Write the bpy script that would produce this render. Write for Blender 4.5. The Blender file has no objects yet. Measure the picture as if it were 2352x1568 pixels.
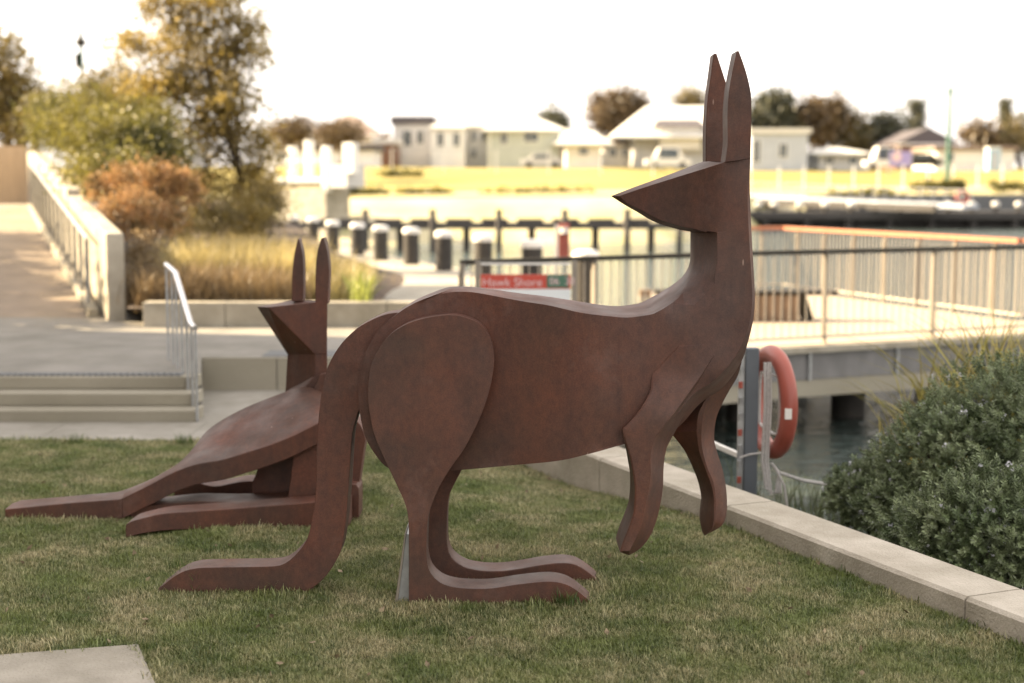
import bpy, bmesh, math, random
import numpy as np
from mathutils import Vector, Matrix
from mathutils.geometry import delaunay_2d_cdt
random.seed(7); rng = np.random.default_rng(7)
S = bpy.context.scene
COL = S.collection
R = math.radians

# ------------------------------------------------------------------ camera
CAMH = 1.85; FPX = 3267.0; CX, CY = 1176.0, 784.0
PITCH = math.atan((CY - 430.0) / FPX)
cd = bpy.data.cameras.new('camera'); cam = bpy.data.objects.new('camera', cd); COL.objects.link(cam)
cam.location = (0, 0, CAMH); cam.rotation_euler = (math.pi / 2 - PITCH, 0, 0)
cd.sensor_width = 36.0; cd.lens = 50.0; cd.clip_start = 0.1; cd.clip_end = 4000
cd.dof.use_dof = True; cd.dof.focus_distance = 6.25; cd.dof.aperture_fstop = 1.45; cd.dof.aperture_blades = 0
S.camera = cam
# ------------------------------------------------------------------ sky, sun, exposure
SUN_EL = R(27); az = Vector((-0.972, 0.235, 0)).normalized()
TO_SUN = Vector((az.x * math.cos(SUN_EL), az.y * math.cos(SUN_EL), math.sin(SUN_EL)))
W = bpy.data.worlds.new('World'); S.world = W; W.use_nodes = True
wn = W.node_tree.nodes; wl = W.node_tree.links
bg = wn['Background']
sky = wn.new('ShaderNodeTexSky'); sky.sky_type = 'NISHITA'; sky.sun_disc = False
sky.sun_elevation = SUN_EL; sky.sun_rotation = math.atan2(az.x, az.y)
sky.air_density = 1.4; sky.dust_density = 2.0; sky.ozone_density = 1.0; sky.altitude = 0
hs = wn.new('ShaderNodeHueSaturation'); hs.inputs['Saturation'].default_value = 0.22; hs.inputs['Value'].default_value = 1.25
mx = wn.new('ShaderNodeMix'); mx.data_type = 'RGBA'; mx.blend_type = 'MULTIPLY'; mx.inputs[0].default_value = 1.0
mx.inputs[7].default_value = (1.0, 0.93, 0.86, 1)
veil = wn.new('ShaderNodeMix'); veil.data_type = 'RGBA'; veil.inputs[0].default_value = 0.60; veil.inputs[7].default_value = (5.6, 5.6, 5.7, 1)   # thin bright overcast veil
wl.new(sky.outputs[0], hs.inputs['Color']); wl.new(hs.outputs[0], veil.inputs[6]); wl.new(veil.outputs[2], mx.inputs[6]); wl.new(mx.outputs[2], bg.inputs[0])
bg.inputs[1].default_value = 0.083
sd = bpy.data.lights.new('sun', 'SUN'); sd.energy = 5.0; sd.angle = R(0.6); sd.color = (1.0, 0.78, 0.49)
sun = bpy.data.objects.new('sun', sd); COL.objects.link(sun); sun.rotation_euler = TO_SUN.to_track_quat('Z', 'Y').to_euler()
sun.location = TO_SUN * 80
S.view_settings.view_transform = 'Standard'; S.view_settings.look = 'None'
S.view_settings.gamma = 1.0; S.view_settings.use_curve_mapping = False
S.view_settings.exposure = 2.3
S.cycles.use_denoising = True
S.cycles.max_bounces = 6; S.cycles.transparent_max_bounces = 6; S.cycles.sample_clamp_indirect = 6.0

# ------------------------------------------------------------------ helpers
def Wp(x, y, Y):
    """photo pixel (2352 wide) on the vertical plane at distance Y"""
    dx = (x - CX) / FPX; dy = -(y - CY) / FPX
    c, s = math.cos(PITCH), math.sin(PITCH)
    d = Vector((dx, c + dy * s, -s + dy * c)); t = Y / d.y
    return Vector((d.x * t, Y, CAMH + d.z * t))
def Gp(x, y, z=0.0):
    dx = (x - CX) / FPX; dy = -(y - CY) / FPX
    c, s = math.cos(PITCH), math.sin(PITCH)
    d = Vector((dx, c + dy * s, -s + dy * c)); t = (z - CAMH) / d.z
    return Vector((d.x * t, d.y * t, z))
def empty(name, label, cat, loc=(0, 0, 0), group=None, kind=None):
    o = bpy.data.objects.new(name, None); COL.objects.link(o); o.location = loc; o.empty_display_size = 0.2
    if label: o['label'] = label
    if cat: o['category'] = cat
    if group: o['group'] = group
    if kind: o['kind'] = kind
    return o
def tag(o, label=None, cat=None, group=None, kind=None):
    if label: o['label'] = label
    if cat: o['category'] = cat
    if group: o['group'] = group
    if kind: o['kind'] = kind
    return o
def mesh(name, verts, faces, mat, parent=None, smooth=None, sharp=30):
    me = bpy.data.meshes.new(name)
    me.from_pydata([tuple(v) for v in verts], [], [tuple(f) for f in faces]); me.update()
    return link(name, me, mat, parent, smooth, sharp)
def link(name, me, mat=None, parent=None, smooth=None, sharp=30):
    if mat is not None and not me.materials: me.materials.append(mat)
    if smooth:
        me.shade_smooth() if hasattr(me, 'shade_smooth') else None
        try: me.set_sharp_from_angle(angle=R(sharp))
        except Exception: pass
    o = bpy.data.objects.new(name, me); COL.objects.link(o)
    if parent is not None:
        o.parent = parent
        if parent.parent is None: o.matrix_parent_inverse = Matrix.Translation(parent.location).inverted()
    return o
class MB:
    """collects world space geometry for one mesh"""
    def __init__(s): s.v = []; s.f = []
    def add(s, vs, fs):
        n = len(s.v); s.v += [Vector(v) for v in vs]; s.f += [tuple(i + n for i in f) for f in fs]; return s
    def box(s, a, b):
        x0, y0, z0 = a; x1, y1, z1 = b
        return s.add([(x0,y0,z0),(x1,y0,z0),(x1,y1,z0),(x0,y1,z0),(x0,y0,z1),(x1,y0,z1),(x1,y1,z1),(x0,y1,z1)],
            [(0,3,2,1),(4,5,6,7),(0,1,5,4),(1,2,6,5),(2,3,7,6),(3,0,4,7)])
    def beam(s, p, q, w, h, up=(0,0,1)):
        p = Vector(p); q = Vector(q); d = (q - p).normalized(); r = d.cross(Vector(up))
        if r.length < 1e-4: r = d.cross(Vector((0, 1, 0)))
        r.normalize(); u = r.cross(d).normalized(); r *= w / 2; u *= h / 2
        return s.add([p-r-u,p+r-u,p+r+u,p-r+u,q-r-u,q+r-u,q+r+u,q-r+u],
            [(0,1,2,3),(7,6,5,4),(0,4,5,1),(1,5,6,2),(2,6,7,3),(3,7,4,0)])
    def tube(s, pts, rad, n=8, cap=True):
        pts = [Vector(p) for p in pts]; rr = rad if isinstance(rad, (list, tuple)) else [rad] * len(pts)
        base = len(s.v); ref = None
        for i, p in enumerate(pts):
            d = (pts[min(i+1, len(pts)-1)] - pts[max(i-1, 0)]).normalized()
            if ref is None: ref = d.orthogonal().normalized()
            a = (ref - d * ref.dot(d)).normalized(); ref = a; b = d.cross(a)
            for k in range(n):
                t = 2 * math.pi * k / n; s.v.append(p + (a * math.cos(t) + b * math.sin(t)) * rr[i])
        for i in range(len(pts) - 1):
            for k in range(n):
                k2 = (k + 1) % n
                s.f.append((base+i*n+k, base+i*n+k2, base+(i+1)*n+k2, base+(i+1)*n+k))
        if cap:
            s.f.append(tuple(base + k for k in range(n))[::-1]); s.f.append(tuple(base + (len(pts)-1)*n + k for k in range(n)))
        return s
    def prism(s, poly, z0, z1):
        n = len(poly); z0 = z0 if isinstance(z0, (list, tuple)) else [z0]*n; z1 = z1 if isinstance(z1, (list, tuple)) else [z1]*n
        vs = [(p[0], p[1], z0[i]) for i, p in enumerate(poly)] + [(p[0], p[1], z1[i]) for i, p in enumerate(poly)]
        area = sum(poly[i][0]*poly[(i+1)%n][1]-poly[(i+1)%n][0]*poly[i][1] for i in range(n))
        fs = [tuple(range(n, 2*n)), tuple(range(n))[::-1]] + [(i, (i+1)%n, n+(i+1)%n, n+i) for i in range(n)]
        if area < 0: fs = [f[::-1] for f in fs]
        return s.add(vs, fs)
    def lathe(s, c, prof, n=16):
        c = Vector(c); base = len(s.v)
        for r, z in prof:
            for k in range(n):
                t = 2*math.pi*k/n; s.v.append(c + Vector((r*math.cos(t), r*math.sin(t), z)))
        for i in range(len(prof)-1):
            for k in range(n):
                k2 = (k+1) % n; s.f.append((base+i*n+k, base+i*n+k2, base+(i+1)*n+k2, base+(i+1)*n+k))
        s.f.append(tuple(base+k for k in range(n))[::-1]); s.f.append(tuple(base+(len(prof)-1)*n+k for k in range(n)))
        return s
    def obj(s, name, mat, parent=None, smooth=None, sharp=30):
        return mesh(name, s.v, s.f, mat, parent, smooth, sharp)
def bevel(o, w, seg=1):
    m = o.modifiers.new('bevel', 'BEVEL'); m.width = w; m.segments = seg; m.limit_method = 'ANGLE'; m.angle_limit = R(35); return o

# ------------------------------------------------------------------ materials
def mat(name, col, rough=0.7, metal=0.0, var=0.0, scale=4.0, col2=None, bump=0.0, bscale=40.0, spec=0.5, detail=6.0, stretch=(1,1,1), thr=(0.35, 0.65), trans=0.0):
    m = bpy.data.materials.new(name); m.use_nodes = True; nt = m.node_tree; b = nt.nodes['Principled BSDF']
    b.inputs['Base Color'].default_value = (*col, 1); b.inputs['Roughness'].default_value = rough; b.inputs['Metallic'].default_value = metal
    b.inputs['Specular IOR Level'].default_value = spec
    tc = nt.nodes.new('ShaderNodeNewGeometry'); mp = nt.nodes.new('ShaderNodeMapping'); mp.inputs['Scale'].default_value = stretch
    nt.links.new(tc.outputs['Position'], mp.inputs['Vector'])
    if col2 is not None or var > 0:
        if col2 is None: col2 = tuple(c * (1 - var) for c in col)
        n = nt.nodes.new('ShaderNodeTexNoise'); n.inputs['Scale'].default_value = scale; n.inputs['Detail'].default_value = detail
        nt.links.new(mp.outputs[0], n.inputs['Vector'])
        r = nt.nodes.new('ShaderNodeValToRGB'); r.color_ramp.elements[0].position = thr[0]; r.color_ramp.elements[1].position = thr[1]
        r.color_ramp.elements[0].color = (*col, 1); r.color_ramp.elements[1].color = (*col2, 1)
        nt.links.new(n.outputs['Fac'], r.inputs[0]); nt.links.new(r.outputs[0], b.inputs['Base Color'])
        if 'conc' in name or 'paving' in name:
            n3 = nt.nodes.new('ShaderNodeTexNoise'); n3.inputs['Scale'].default_value = 1.3; n3.inputs['Detail'].default_value = 9; n3.inputs['Roughness'].default_value = 0.7; nt.links.new(mp.outputs[0], n3.inputs['Vector'])
            r3 = nt.nodes.new('ShaderNodeValToRGB'); r3.color_ramp.elements[0].position = 0.36; r3.color_ramp.elements[1].position = 0.60; r3.color_ramp.elements[0].color = (0.74,0.73,0.68,1); r3.color_ramp.elements[1].color = (1.04,1.03,1.02,1)
            m3 = nt.nodes.new('ShaderNodeMix'); m3.data_type = 'RGBA'; m3.blend_type = 'MULTIPLY'; m3.inputs[0].default_value = 1.0
            v3 = nt.nodes.new('ShaderNodeTexVoronoi'); v3.inputs['Scale'].default_value = 55; nt.links.new(tc.outputs['Position'], v3.inputs['Vector'])
            r4 = nt.nodes.new('ShaderNodeValToRGB'); r4.color_ramp.elements[0].position = 0.10; r4.color_ramp.elements[1].position = 0.2; r4.color_ramp.elements[0].color = (0.62,0.6,0.56,1); r4.color_ramp.elements[1].color = (1,1,1,1)
            m4 = nt.nodes.new('ShaderNodeMix'); m4.data_type = 'RGBA'; m4.blend_type = 'MULTIPLY'; m4.inputs[0].default_value = 0.6
            nt.links.new(n3.outputs['Fac'], r3.inputs[0]); nt.links.new(r.outputs[0], m3.inputs[6]); nt.links.new(r3.outputs[0], m3.inputs[7])
            nt.links.new(v3.outputs['Distance'], r4.inputs[0]); nt.links.new(m3.outputs[2], m4.inputs[6]); nt.links.new(r4.outputs[0], m4.inputs[7]); nt.links.new(m4.outputs[2], b.inputs['Base Color'])
    if bump > 0:
        n2 = nt.nodes.new('ShaderNodeTexNoise'); n2.inputs['Scale'].default_value = bscale; n2.inputs['Detail'].default_value = 5
        nt.links.new(mp.outputs[0], n2.inputs['Vector'])
        bp = nt.nodes.new('ShaderNodeBump'); bp.inputs['Strength'].default_value = bump; bp.inputs['Distance'].default_value = 0.01
        nt.links.new(n2.outputs['Fac'], bp.inputs['Height']); nt.links.new(bp.outputs[0], b.inputs['Normal'])
    return m
def foliage_mat(name, c1, c2, scale=1.5, trans=0.35, c3=None, thr=(0.35,0.65)):
    m = bpy.data.materials.new(name); m.use_nodes = True; nt = m.node_tree; nt.nodes.clear()
    out = nt.nodes.new('ShaderNodeOutputMaterial'); d = nt.nodes.new('ShaderNodeBsdfDiffuse'); t = nt.nodes.new('ShaderNodeBsdfTranslucent')
    g = nt.nodes.new('ShaderNodeBsdfGlossy'); g.inputs['Roughness'].default_value = 0.45
    mix = nt.nodes.new('ShaderNodeMixShader'); mix.inputs[0].default_value = trans
    mix2 = nt.nodes.new('ShaderNodeMixShader'); mix2.inputs[0].default_value = 0.05
    geo = nt.nodes.new('ShaderNodeNewGeometry'); n = nt.nodes.new('ShaderNodeTexNoise'); n.inputs['Scale'].default_value = scale; n.inputs['Detail'].default_value = 3
    nt.links.new(geo.outputs['Position'], n.inputs['Vector'])
    r = nt.nodes.new('ShaderNodeValToRGB'); r.color_ramp.elements[0].position = thr[0]; r.color_ramp.elements[1].position = thr[1]
    r.color_ramp.elements[0].color = (*c1, 1); r.color_ramp.elements[1].color = (*c2, 1)
    if c3:
        e = r.color_ramp.elements.new(min(0.95, thr[1] + 0.12)); e.color = (*c3, 1)
    h = nt.nodes.new('ShaderNodeHueSaturation')
    mr = nt.nodes.new('ShaderNodeMapRange'); mr.inputs['To Min'].default_value = 0.55; mr.inputs['To Max'].default_value = 1.45
    nt.links.new(geo.outputs['Random Per Island'], mr.inputs['Value']); nt.links.new(mr.outputs[0], h.inputs['Value'])
    nt.links.new(n.outputs['Fac'], r.inputs[0]); nt.links.new(r.outputs[0], h.inputs['Color'])
    for s_ in (d, t): nt.links.new(h.outputs[0], s_.inputs['Color'])
    nt.links.new(d.outputs[0], mix.inputs[1]); nt.links.new(t.outputs[0], mix.inputs[2])
    nt.links.new(mix.outputs[0], mix2.inputs[1]); nt.links.new(g.outputs[0], mix2.inputs[2]); nt.links.new(mix2.outputs[0], out.inputs[0])
    return m
def corten():
    m = bpy.data.materials.new('weathered_steel'); m.use_nodes = True; nt = m.node_tree; b = nt.nodes['Principled BSDF']; L = nt.links.new
    geo = nt.nodes.new('ShaderNodeNewGeometry')
    def noise(sc, det=6, stretch=(1,1,1), rough=0.55):
        mp = nt.nodes.new('ShaderNodeMapping'); mp.inputs['Scale'].default_value = stretch; L(geo.outputs['Position'], mp.inputs[0])
        n = nt.nodes.new('ShaderNodeTexNoise'); n.inputs['Scale'].default_value = sc; n.inputs['Detail'].default_value = det; n.inputs['Roughness'].default_value = rough
        L(mp.outputs[0], n.inputs['Vector']); return n.outputs['Fac']
    def ramp(f, p0, c0, p1, c1):
        r = nt.nodes.new('ShaderNodeValToRGB'); e = r.color_ramp.elements; e[0].position = p0; e[1].position = p1; e[0].color = (*c0, 1); e[1].color = (*c1, 1)
        L(f, r.inputs[0]); return r.outputs[0]
    def mixc(f, a, c, mode='MIX'):
        x = nt.nodes.new('ShaderNodeMix'); x.data_type = 'RGBA'; x.blend_type = mode
        if isinstance(f, float): x.inputs[0].default_value = f
        else: L(f, x.inputs[0])
        L(a, x.inputs[6]); L(c, x.inputs[7]) if not isinstance(c, tuple) else setattr(x.inputs[7], 'default_value', (*c, 1)); return x.outputs[2]
    base = ramp(noise(2.3, 7), 0.33, (0.064, 0.034, 0.024), 0.66, (0.112, 0.042, 0.026))
    streak = ramp(noise(3.2, 8, (2.0, 2.0, 0.6), 0.65), 0.32, (0.80, 0.84, 0.92), 0.72, (1.16, 1.06, 0.98))
    c = mixc(1.0, base, streak, 'MULTIPLY')
    pur = ramp(noise(1.4, 5, (1, 1, 0.7)), 0.56, (0, 0, 0), 0.74, (0.55, 0.55, 0.55))
    c = mixc(pur, c, (0.075, 0.049, 0.045))
    grain = ramp(noise(170, 2), 0.3, (0.84, 0.84, 0.84), 0.7, (1.18, 1.18, 1.18))
    c = mixc(1.0, c, grain, 'MULTIPLY')
    g2 = ramp(noise(34, 6, (1, 1, 0.8), 0.7), 0.34, (0.82, 0.84, 0.88), 0.66, (1.20, 1.15, 1.08))
    c = mixc(1.0, c, g2, 'MULTIPLY')
    run = ramp(noise(14, 4, (1.6, 1.6, 0.05), 0.6), 0.60, (1, 1, 1), 0.72, (0.80, 0.80, 0.82))
    c = mixc(0.8, c, run, 'MULTIPLY')
    # pale scratches and bird marks
    mk = nt.nodes.new('ShaderNodeTexVoronoi'); mk.inputs['Scale'].default_value = 8.0
    mp = nt.nodes.new('ShaderNodeMapping'); mp.inputs['Scale'].default_value = (1.6, 1.6, 0.42); mp.inputs['Rotation'].default_value = (0.0, 0.12, 0)
    L(geo.outputs['Position'], mp.inputs[0]); L(mp.outputs[0], mk.inputs['Vector'])
    dots = ramp(mk.outputs['Distance'], 0.035, (0.55, 0.55, 0.55), 0.06, (0, 0, 0))
    sel = ramp(noise(2.0, 1), 0.52, (0, 0, 0), 0.56, (1, 1, 1))
    dm = mixc(1.0, dots, sel, 'MULTIPLY')
    c = mixc(dm, c, (0.42, 0.30, 0.24))
    wear = ramp(noise(3.4, 9, (1.0, 1.0, 0.9), 0.72), 0.57, (0, 0, 0), 0.76, (0.34, 0.34, 0.34))
    c = mixc(wear, c, (0.21, 0.135, 0.115))
    L(c, b.inputs['Base Color'])
    rr = ramp(noise(6, 4), 0.3, (0.52,)*3, 0.7, (0.74,)*3); L(rr, b.inputs['Roughness'])
    b.inputs['Specular IOR Level'].default_value = 0.45
    bp = nt.nodes.new('ShaderNodeBump'); bp.inputs['Strength'].default_value = 0.12; bp.inputs['Distance'].default_value = 0.004
    L(noise(120, 4), bp.inputs['Height']); bp2 = nt.nodes.new('ShaderNodeBump'); bp2.inputs['Strength'].default_value = 0.25; bp2.inputs['Distance'].default_value = 0.02
    L(noise(2.2, 2), bp2.inputs['Height']); L(bp.outputs[0], bp2.inputs['Normal']); L(bp2.outputs[0], b.inputs['Normal'])
    return m
M = {}
M['steel'] = corten()
M['conc'] = mat('pale_concrete', (0.40, 0.37, 0.31), 0.85, var=0.0, col2=(0.31, 0.285, 0.235), scale=3.0, bump=0.35, bscale=90)
M['kerb'] = mat('kerb_concrete', (0.50, 0.46, 0.395), 0.85, col2=(0.41, 0.37, 0.31), scale=5.0, bump=0.6, bscale=70)
M['strip'] = mat('path_concrete', (0.30, 0.285, 0.255), 0.85, col2=(0.25, 0.235, 0.205), scale=3.0, bump=0.5, bscale=70)
M['pave'] = mat('exposed_paving', (0.235, 0.222, 0.20), 0.85, col2=(0.19, 0.18, 0.162), scale=2.0, bump=0.3, bscale=120)
M['ramp'] = mat('tan_paving', (0.275, 0.22, 0.165), 0.85, col2=(0.22, 0.175, 0.135), scale=1.2, bump=0.3, bscale=100)
M['greenconc'] = mat('stained_concrete', (0.37, 0.345, 0.285), 0.85, col2=(0.27, 0.25, 0.20), scale=2.6, bump=0.4, bscale=60, stretch=(1,1,2))
M['bluegrey'] = mat('blue_grey', (0.13, 0.135, 0.14), 0.8, var=0.25, scale=6)
M['galv'] = mat('galvanised_steel', (0.42, 0.43, 0.44), 0.42, metal=0.7, var=0.25, scale=14, bump=0.1)
M['stainless'] = mat('stainless_tube', (0.62, 0.60, 0.60), 0.28, metal=0.9)
M['greypaint'] = mat('slate_grey_paint', (0.10, 0.115, 0.135), 0.5, var=0.1, scale=8)
M['girder'] = mat('grey_girder_paint', (0.19, 0.185, 0.185), 0.55, var=0.25, scale=5, stretch=(1,1,0.4))
M['darkmetal'] = mat('dark_bronze_paint', (0.032, 0.028, 0.022), 0.75, spec=0.25)
M['fence'] = mat('warm_grey_bar', (0.25, 0.22, 0.18), 0.5, var=0.15)
M['timber'] = mat('weathered_timber', (0.40, 0.155, 0.075), 0.65, var=0.3, scale=8, stretch=(1,1,6))
M['deck'] = mat('pale_deck_boards', (0.40, 0.33, 0.25), 0.7, var=0.2, scale=5)
M['slat'] = mat('bench_slat_timber', (0.24, 0.16, 0.10), 0.7, var=0.25, scale=10)
M['red'] = mat('lifebuoy_orange_red', (0.36, 0.085, 0.06), 0.45, var=0.2, scale=6)
M['white'] = mat('white_paint', (0.74, 0.72, 0.68), 0.5, var=0.06, scale=8)
M['rope'] = mat('white_rope', (0.55, 0.53, 0.52), 0.8, var=0.25, scale=60)
M['soil'] = mat('dark_mulch', (0.06, 0.04, 0.028), 0.95, var=0.4, scale=18, bump=0.8, bscale=30)
M['bank'] = mat('bank_soil_grass', (0.07, 0.065, 0.035), 0.95, col2=(0.045, 0.05, 0.025), scale=6, bump=0.8, bscale=30)
M['wire'] = mat('pale_steel_wire', (0.42, 0.37, 0.30), 0.5)
M['pile'] = mat('dark_pile', (0.045, 0.04, 0.036), 0.8, var=0.3, scale=5)
M['darktimber'] = mat('dark_wharf_timber', (0.06, 0.055, 0.052), 0.8, var=0.3, scale=3)
M['lawnsoil'] = mat('lawn_thatch', (0.075, 0.08, 0.03), 0.95, col2=(0.14, 0.125, 0.065), scale=5, detail=8, bump=0.6, bscale=60)
M['barkp'] = mat('pale_bark', (0.16, 0.12, 0.09), 0.9, var=0.4, scale=9, bump=0.6, bscale=20)
M['barkd'] = mat('dark_bark', (0.055, 0.04, 0.028), 0.9, var=0.4, scale=9, bump=0.6, bscale=20)
M['sand'] = mat('sandy_bank', (0.46, 0.40, 0.27), 0.95, col2=(0.38, 0.36, 0.17), scale=0.35, bump=0.4, bscale=3)
M['glass'] = mat('window_glass', (0.05, 0.065, 0.075), 0.12, spec=0.6)
M['pinkroof'] = mat('pale_pink_tile', (0.24, 0.18, 0.15), 0.8, var=0.15, scale=2)
M['lightroof'] = mat('pale_metal_roof', (0.62, 0.60, 0.55), 0.5, var=0.06, scale=1)
M['darkroof'] = mat('charcoal_roof', (0.08, 0.07, 0.075), 0.7, var=0.1)
M['housewall'] = mat('rendered_wall_white', (0.74, 0.72, 0.69), 0.85, var=0.08, scale=1)
M['housegrey'] = mat('rendered_wall_grey', (0.52, 0.51, 0.50), 0.85, var=0.08, scale=1)
M['housegreen'] = mat('weatherboard_sage', (0.42, 0.45, 0.41), 0.8, var=0.08, scale=1)
M['houseblue'] = mat('pale_blue_cladding', (0.42, 0.45, 0.50), 0.8, var=0.08, scale=1)
M['brown'] = mat('brown_garage_door', (0.14, 0.07, 0.045), 0.7)
M['signred'] = mat('sign_red_print', (0.50, 0.07, 0.045), 0.4)
M['signgreen'] = mat('sign_green_print', (0.07, 0.16, 0.11), 0.4)
M['signwhite'] = mat('sign_white_print', (0.72, 0.76, 0.78), 0.4)
M['signpink'] = mat('sign_pale_lettering', (0.70, 0.50, 0.50), 0.4)
M['lav'] = mat('lavender_banner', (0.30, 0.26, 0.52), 0.6)
M['blue'] = mat('pale_blue_plastic', (0.25, 0.45, 0.62), 0.5)
M['lampgreen'] = mat('green_lamp_post_paint', (0.035, 0.10, 0.07), 0.5)
M['tan'] = mat('tan_timber_wall', (0.50, 0.38, 0.26), 0.8, var=0.15, scale=6, stretch=(1,1,0.2))
M['brick'] = mat('shade_block_wall', (0.26, 0.20, 0.16), 0.85, var=0.1, scale=0.6)  # wall of the added shade block, kept dark to limit its bounce
M['leafA'] = foliage_mat('olive_gum_leaves', (0.12, 0.095, 0.035), (0.24, 0.18, 0.045), 0.9, 0.5, (0.34, 0.23, 0.06))
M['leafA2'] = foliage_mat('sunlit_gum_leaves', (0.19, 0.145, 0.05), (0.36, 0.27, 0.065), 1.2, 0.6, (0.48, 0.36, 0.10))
M['leafG'] = foliage_mat('fine_green_foliage', (0.085, 0.085, 0.02), (0.20, 0.175, 0.035), 1.3, 0.45)
M['leafO'] = foliage_mat('rusty_orange_flowers', (0.15, 0.105, 0.04), (0.50, 0.29, 0.125), 3.5, 0.35)
M['leafGold'] = foliage_mat('golden_grass', (0.20, 0.165, 0.07), (0.44, 0.36, 0.15), 1.6, 0.4)
M['leafBrown'] = foliage_mat('brown_shrub_foliage', (0.13, 0.09, 0.05), (0.27, 0.19, 0.09), 2.0, 0.3)
M['leafFlax'] = foliage_mat('yellow_green_flax', (0.16, 0.20, 0.04), (0.32, 0.34, 0.08), 2.0, 0.35)
M['leafDist'] = foliage_mat('distant_tree_foliage', (0.095, 0.068, 0.036), (0.17, 0.115, 0.055), 0.35, 0.25)
M['leafDist2'] = foliage_mat('distant_olive_foliage', (0.10, 0.085, 0.035), (0.20, 0.155, 0.06), 0.5, 0.3)
M['leafPine'] = foliage_mat('distant_pine_foliage', (0.055, 0.06, 0.04), (0.10, 0.10, 0.06), 0.5, 0.2)
M['leafRose'] = foliage_mat('grey_green_rosemary', (0.085, 0.12, 0.05), (0.20, 0.24, 0.125), 5.0, 0.2, (0.30, 0.34, 0.21))
M['flower'] = foliage_mat('tiny_white_flowers', (0.45, 0.46, 0.50), (0.60, 0.60, 0.64), 5.0, 0.3)
M['reed'] = foliage_mat('straw_reed_blades', (0.23, 0.225, 0.05), (0.38, 0.31, 0.09), 6.0, 0.35)
M['reedg'] = foliage_mat('green_reed_blades', (0.055, 0.085, 0.03), (0.11, 0.12, 0.05), 6.0, 0.3)
M['field'] = mat('sunlit_field_grass', (0.20, 0.165, 0.028), 0.95, col2=(0.31, 0.245, 0.055), scale=0.12, detail=8, bump=0.5, bscale=2)

def water_mat():
    m = bpy.data.materials.new('harbour_water'); m.use_nodes = True; nt = m.node_tree; b = nt.nodes['Principled BSDF']; L = nt.links.new
    b.inputs['Base Color'].default_value = (0.055, 0.075, 0.068, 1); b.inputs['Roughness'].default_value = 0.05; b.inputs['IOR'].default_value = 1.33
    geo = nt.nodes.new('ShaderNodeNewGeometry')
    mp = nt.nodes.new('ShaderNodeMapping'); mp.inputs['Scale'].default_value = (0.8, 1.7, 1); mp.inputs['Rotation'].default_value = (0, 0, 0.2)
    L(geo.outputs['Position'], mp.inputs[0])
    prev = None
    for sc, st, dist in ((1.7, 1.0, 0.26), (6.0, 1.0, 0.09)):
        n = nt.nodes.new('ShaderNodeTexNoise'); n.inputs['Scale'].default_value = sc; n.inputs['Detail'].default_value = 3; L(mp.outputs[0], n.inputs['Vector'])
        bp = nt.nodes.new('ShaderNodeBump'); bp.inputs['Strength'].default_value = st; bp.inputs['Distance'].default_value = dist
        L(n.outputs['Fac'], bp.inputs['Height'])
        if prev: L(prev, bp.inputs['Normal'])
        prev = bp.outputs[0]
    L(prev, b.inputs['Normal'])
    return m
M['water'] = water_mat()
def grass_mat(name, greens, straw, lo, hi):
    m = foliage_mat(name, greens[0], greens[1], 3.0, 0.3)
    nt = m.node_tree; L = nt.links.new
    h = [n for n in nt.nodes if n.type == 'HUE_SAT'][0]; src = h.inputs['Color'].links[0].from_socket
    geo = [n for n in nt.nodes if n.type == 'NEW_GEOMETRY'][0]
    n = nt.nodes.new('ShaderNodeTexNoise'); n.inputs['Scale'].default_value = 2.2; n.inputs['Detail'].default_value = 8; n.inputs['Roughness'].default_value = 0.72
    L(geo.outputs['Position'], n.inputs['Vector'])
    oi = nt.nodes.new('ShaderNodeObjectInfo')
    wn_ = nt.nodes.new('ShaderNodeMath'); wn_.operation = 'MULTIPLY_ADD'; wn_.inputs[1].default_value = 0.16; L(geo.outputs['Random Per Island'], wn_.inputs[0]); L(n.outputs['Fac'], wn_.inputs[2])
    mr = nt.nodes.new('ShaderNodeMapRange'); mr.inputs['From Min'].default_value = lo; mr.inputs['From Max'].default_value = hi
    L(wn_.outputs[0], mr.inputs['Value'])
    mx_ = nt.nodes.new('ShaderNodeMix'); mx_.data_type = 'RGBA'; L(mr.outputs[0], mx_.inputs[0]); L(src, mx_.inputs[6]); mx_.inputs[7].default_value = (*straw, 1)
    L(mx_.outputs[2], h.inputs['Color'])
    return m
M['blade'] = grass_mat('lawn_blades', ((0.105, 0.145, 0.036), (0.20, 0.235, 0.075)), (0.42, 0.37, 0.22), 0.54, 0.76)
M['tuft'] = foliage_mat('tuft_blades', (0.07, 0.12, 0.025), (0.13, 0.17, 0.05), 8.0, 0.35)

# ------------------------------------------------------------------ THE SETTING
WZ = -1.15
# ground far sheet (sea bed / land to the horizon)
g = MB().add([(-3000,-300,-2.2),(3000,-300,-2.2),(3000,3500,-2.2),(-3000,3500,-2.2)], [(0,1,2,3)]).obj('ground', M['bank']); tag(g, kind='structure')
wv = MB().add([(-75,7.0,WZ),(400,7.0,WZ),(400,135,WZ),(-75,135,WZ)], [(0,1,2,3)]).obj('water', M['water']); tag(wv, kind='structure')

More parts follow.
